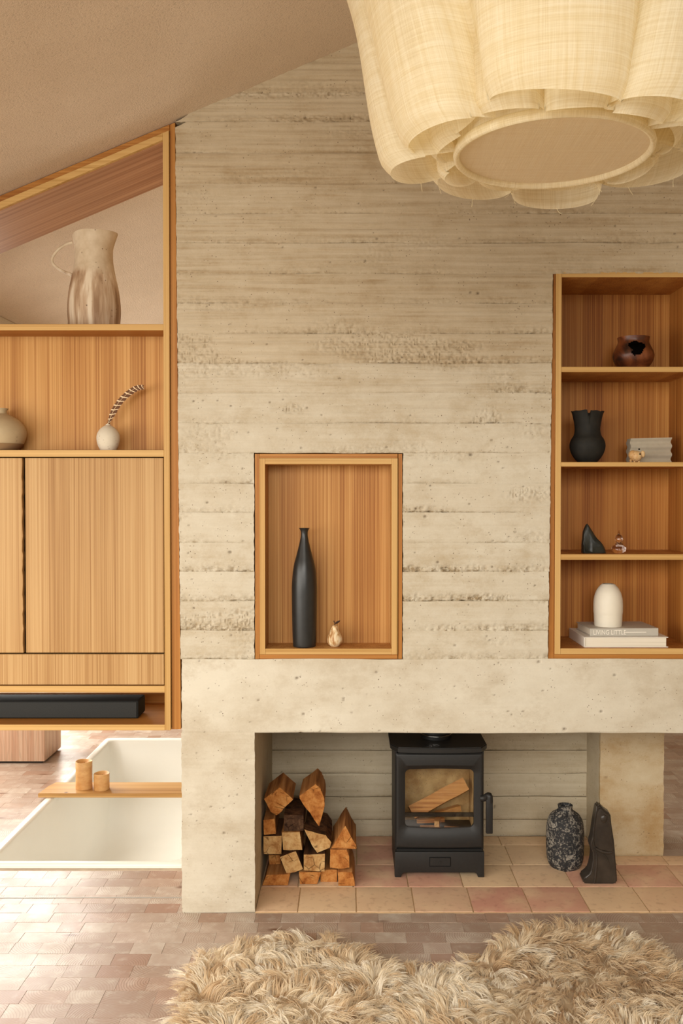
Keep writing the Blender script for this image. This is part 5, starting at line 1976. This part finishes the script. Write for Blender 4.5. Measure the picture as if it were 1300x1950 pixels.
def cloth_mesh(name, X, Y, Z, U, V_, mat, parent, closed=True):
    nt_, nh = X.shape
    vs = np.stack([X, Y, Z], -1).reshape(-1, 3) - np.array(root_loc(parent))
    idx = np.arange(nt_ * nh).reshape(nt_, nh)
    a_ = idx if closed else idx[:-1]
    b_ = np.roll(idx, -1, 0) if closed else idx[1:]
    q = np.stack([a_[:, :-1], b_[:, :-1], b_[:, 1:], a_[:, 1:]], -1).reshape(-1, 4)
    me = bpy.data.meshes.new(name)
    me.from_pydata(vs.tolist(), [], q.tolist())
    me.polygons.foreach_set('use_smooth', [True] * len(me.polygons))
    me.materials.append(mat)
    loc_attr(me, np.stack([U, V_, U * 0], -1).reshape(-1, 3))
    o = bpy.data.objects.new(name, me)
    COL.objects.link(o)
    o.parent = parent
    return o


HEM = []


def ruffle(name, r0, amp, A, N, ph, flare, h_top, zb, seed, z_wave=0.012):
    nt_, nh = 900, 44
    t = np.linspace(0, 2 * math.pi, nt_, endpoint=False)[:, None] * np.ones((1, nh))
    h = (np.linspace(0, 1, nh) ** 1.3)[None, :] * np.ones((nt_, 1))
    phi = N * t + ph + 0.8 * np.sin(2 * t + seed) + 0.5 * np.sin(3 * t + 2 * seed)
    am = amp * (1 + 0.18 * np.sin(2 * t + 1.7 * seed) + 0.15 * np.sin(5 * t))
    relax = np.clip(1 - 0.62 * sm(0, 0.5, h), 0.3, 1)
    lob = np.cos(phi)
    lob = np.sign(lob) * np.abs(lob) ** 0.75
    r = r0 + am * relax * lob + flare * (1 - (1 - h) ** 1.35)
    th = t + (A * (0.45 + 0.55 * relax)) * np.sin(phi) + 0.02 * np.sin(2 * phi)
    zz = zb + h * h_top + z_wave * np.sin(3 * t + seed) * (1 - h) + 0.006 * np.sin(7 * t + 2.1 * seed) * (1 - h) - 0.010 * lob * (1 - h) ** 6
    # the hem curls under a little
    r = r - 0.012 * np.exp(-(h / 0.02) ** 2) * (lob > 0)
    X = lx + r * np.cos(th)
    Y = LYc + r * np.sin(th)
    HEM.append(np.stack([X[:, 0], Y[:, 0], zz[:, 0]], -1))
    dl = np.sqrt(np.gradient(X, axis=0) ** 2 + np.gradient(Y, axis=0) ** 2)
    U = np.cumsum(dl[:, :1], axis=0) * np.ones((1, nh))
    return cloth_mesh(name, X, Y, zz, U, zz, M_CLOTH, lamp)


ruffle('outer_ruffle', 0.240, 0.057, 0.195, 8, 2.3, 0.19, 0.62, lz + 0.004, 1.3, 0.010)
ruffle('inner_ruffle', 0.206, 0.024, 0.12, 9, 2.0, 0.06, 0.40, lz + 0.006, 2.6, 0.008)
# drum, rim and diffuser disc
RD = 0.174
nt_, nh = 120, 8
t = np.linspace(0, 2 * math.pi, nt_, endpoint=False)[:, None] * np.ones((1, nh))
h = np.linspace(0, 1, nh)[None, :] * np.ones((nt_, 1))
cloth_mesh('drum', lx + RD * np.cos(t), LYc + RD * np.sin(t), lz + h * 0.5, t * RD, h * 0.5, M_CLOTH, lamp)
part_rim = MB()
rl_ = []
for k_ in range(120):
    a = 2 * math.pi * k_ / 120
    rl_.append((lx + (RD + 0.004) * math.cos(a), LYc + (RD + 0.004) * math.sin(a), lz))
t1 = np.linspace(0, 2 * math.pi, 120, endpoint=False)[:, None] * np.ones((1, 10))
pz = np.linspace(0, 2 * math.pi, 10)[None, :] * np.ones((120, 1))
cloth_mesh('rim', lx + (RD + 0.002 + 0.006 * np.cos(pz)) * np.cos(t1), LYc + (RD + 0.002 + 0.006 * np.cos(pz)) * np.sin(t1), lz + 0.004 + 0.010 * np.sin(pz), t1 * RD, pz * 0.006, M_CLOTH, lamp)
rr_ = np.linspace(0.0005, RD, 12)[None, :] * np.ones((120, 1))
cloth_mesh('diffuser', lx + rr_ * np.cos(t1[:, :1]), LYc + rr_ * np.sin(t1[:, :1]), lz + 0.004 + rr_ * 0, rr_ * np.cos(t1[:, :1]), rr_ * np.sin(t1[:, :1]), M_DISC, lamp)
# cord and rose up to the ceiling, top ring that carries the cloth
zc_ = ceil_z(lx)
part('top_cover', MB().lathe([(0.01, lz + 0.56), (0.2, lz + 0.60), (0.36, lz + 0.60), (0.37, lz + 0.615)], (lx, LYc, 0), 64), M_CLOTH, lamp)
part('cord', MB().tube([(lx, LYc, lz + 0.55), (lx, LYc, zc_ - 0.01)], 0.004, 8), mat_flat('flex', (0.5, 0.42, 0.3), 0.7), lamp)
part('ceiling_rose', MB().lathe([(0, zc_ - 0.05), (0.05, zc_ - 0.048), (0.055, zc_ - 0.03), (0.055, zc_ + 0.02), (0, zc_ + 0.02)], (lx, LYc, 0), 32), mat_flat('rose_white', (0.6, 0.55, 0.45), 0.5), lamp)
# loose threads along the hem
mb = MB()
rt = random.Random(4)
hem = HEM[0]
far = [i for i in range(len(hem)) if hem[i][1] > LYc + 0.12]
for i in far[::max(1, len(far) // 14)]:
    a = rt.uniform(0, 6.28)
    q = Vector(hem[i]) + Vector((0, 0, 0.002))
    mb.tube([q, q + Vector((0.006 * math.cos(a), 0.002, -0.008)), q + Vector((0.013 * math.cos(a), 0.003, -0.013 - 0.004 * math.sin(a)))], 0.0004, 5)
part('loose_threads', mb, mat_flat('thread', (0.8, 0.68, 0.42), 0.9), lamp)['kind'] = 'stuff'
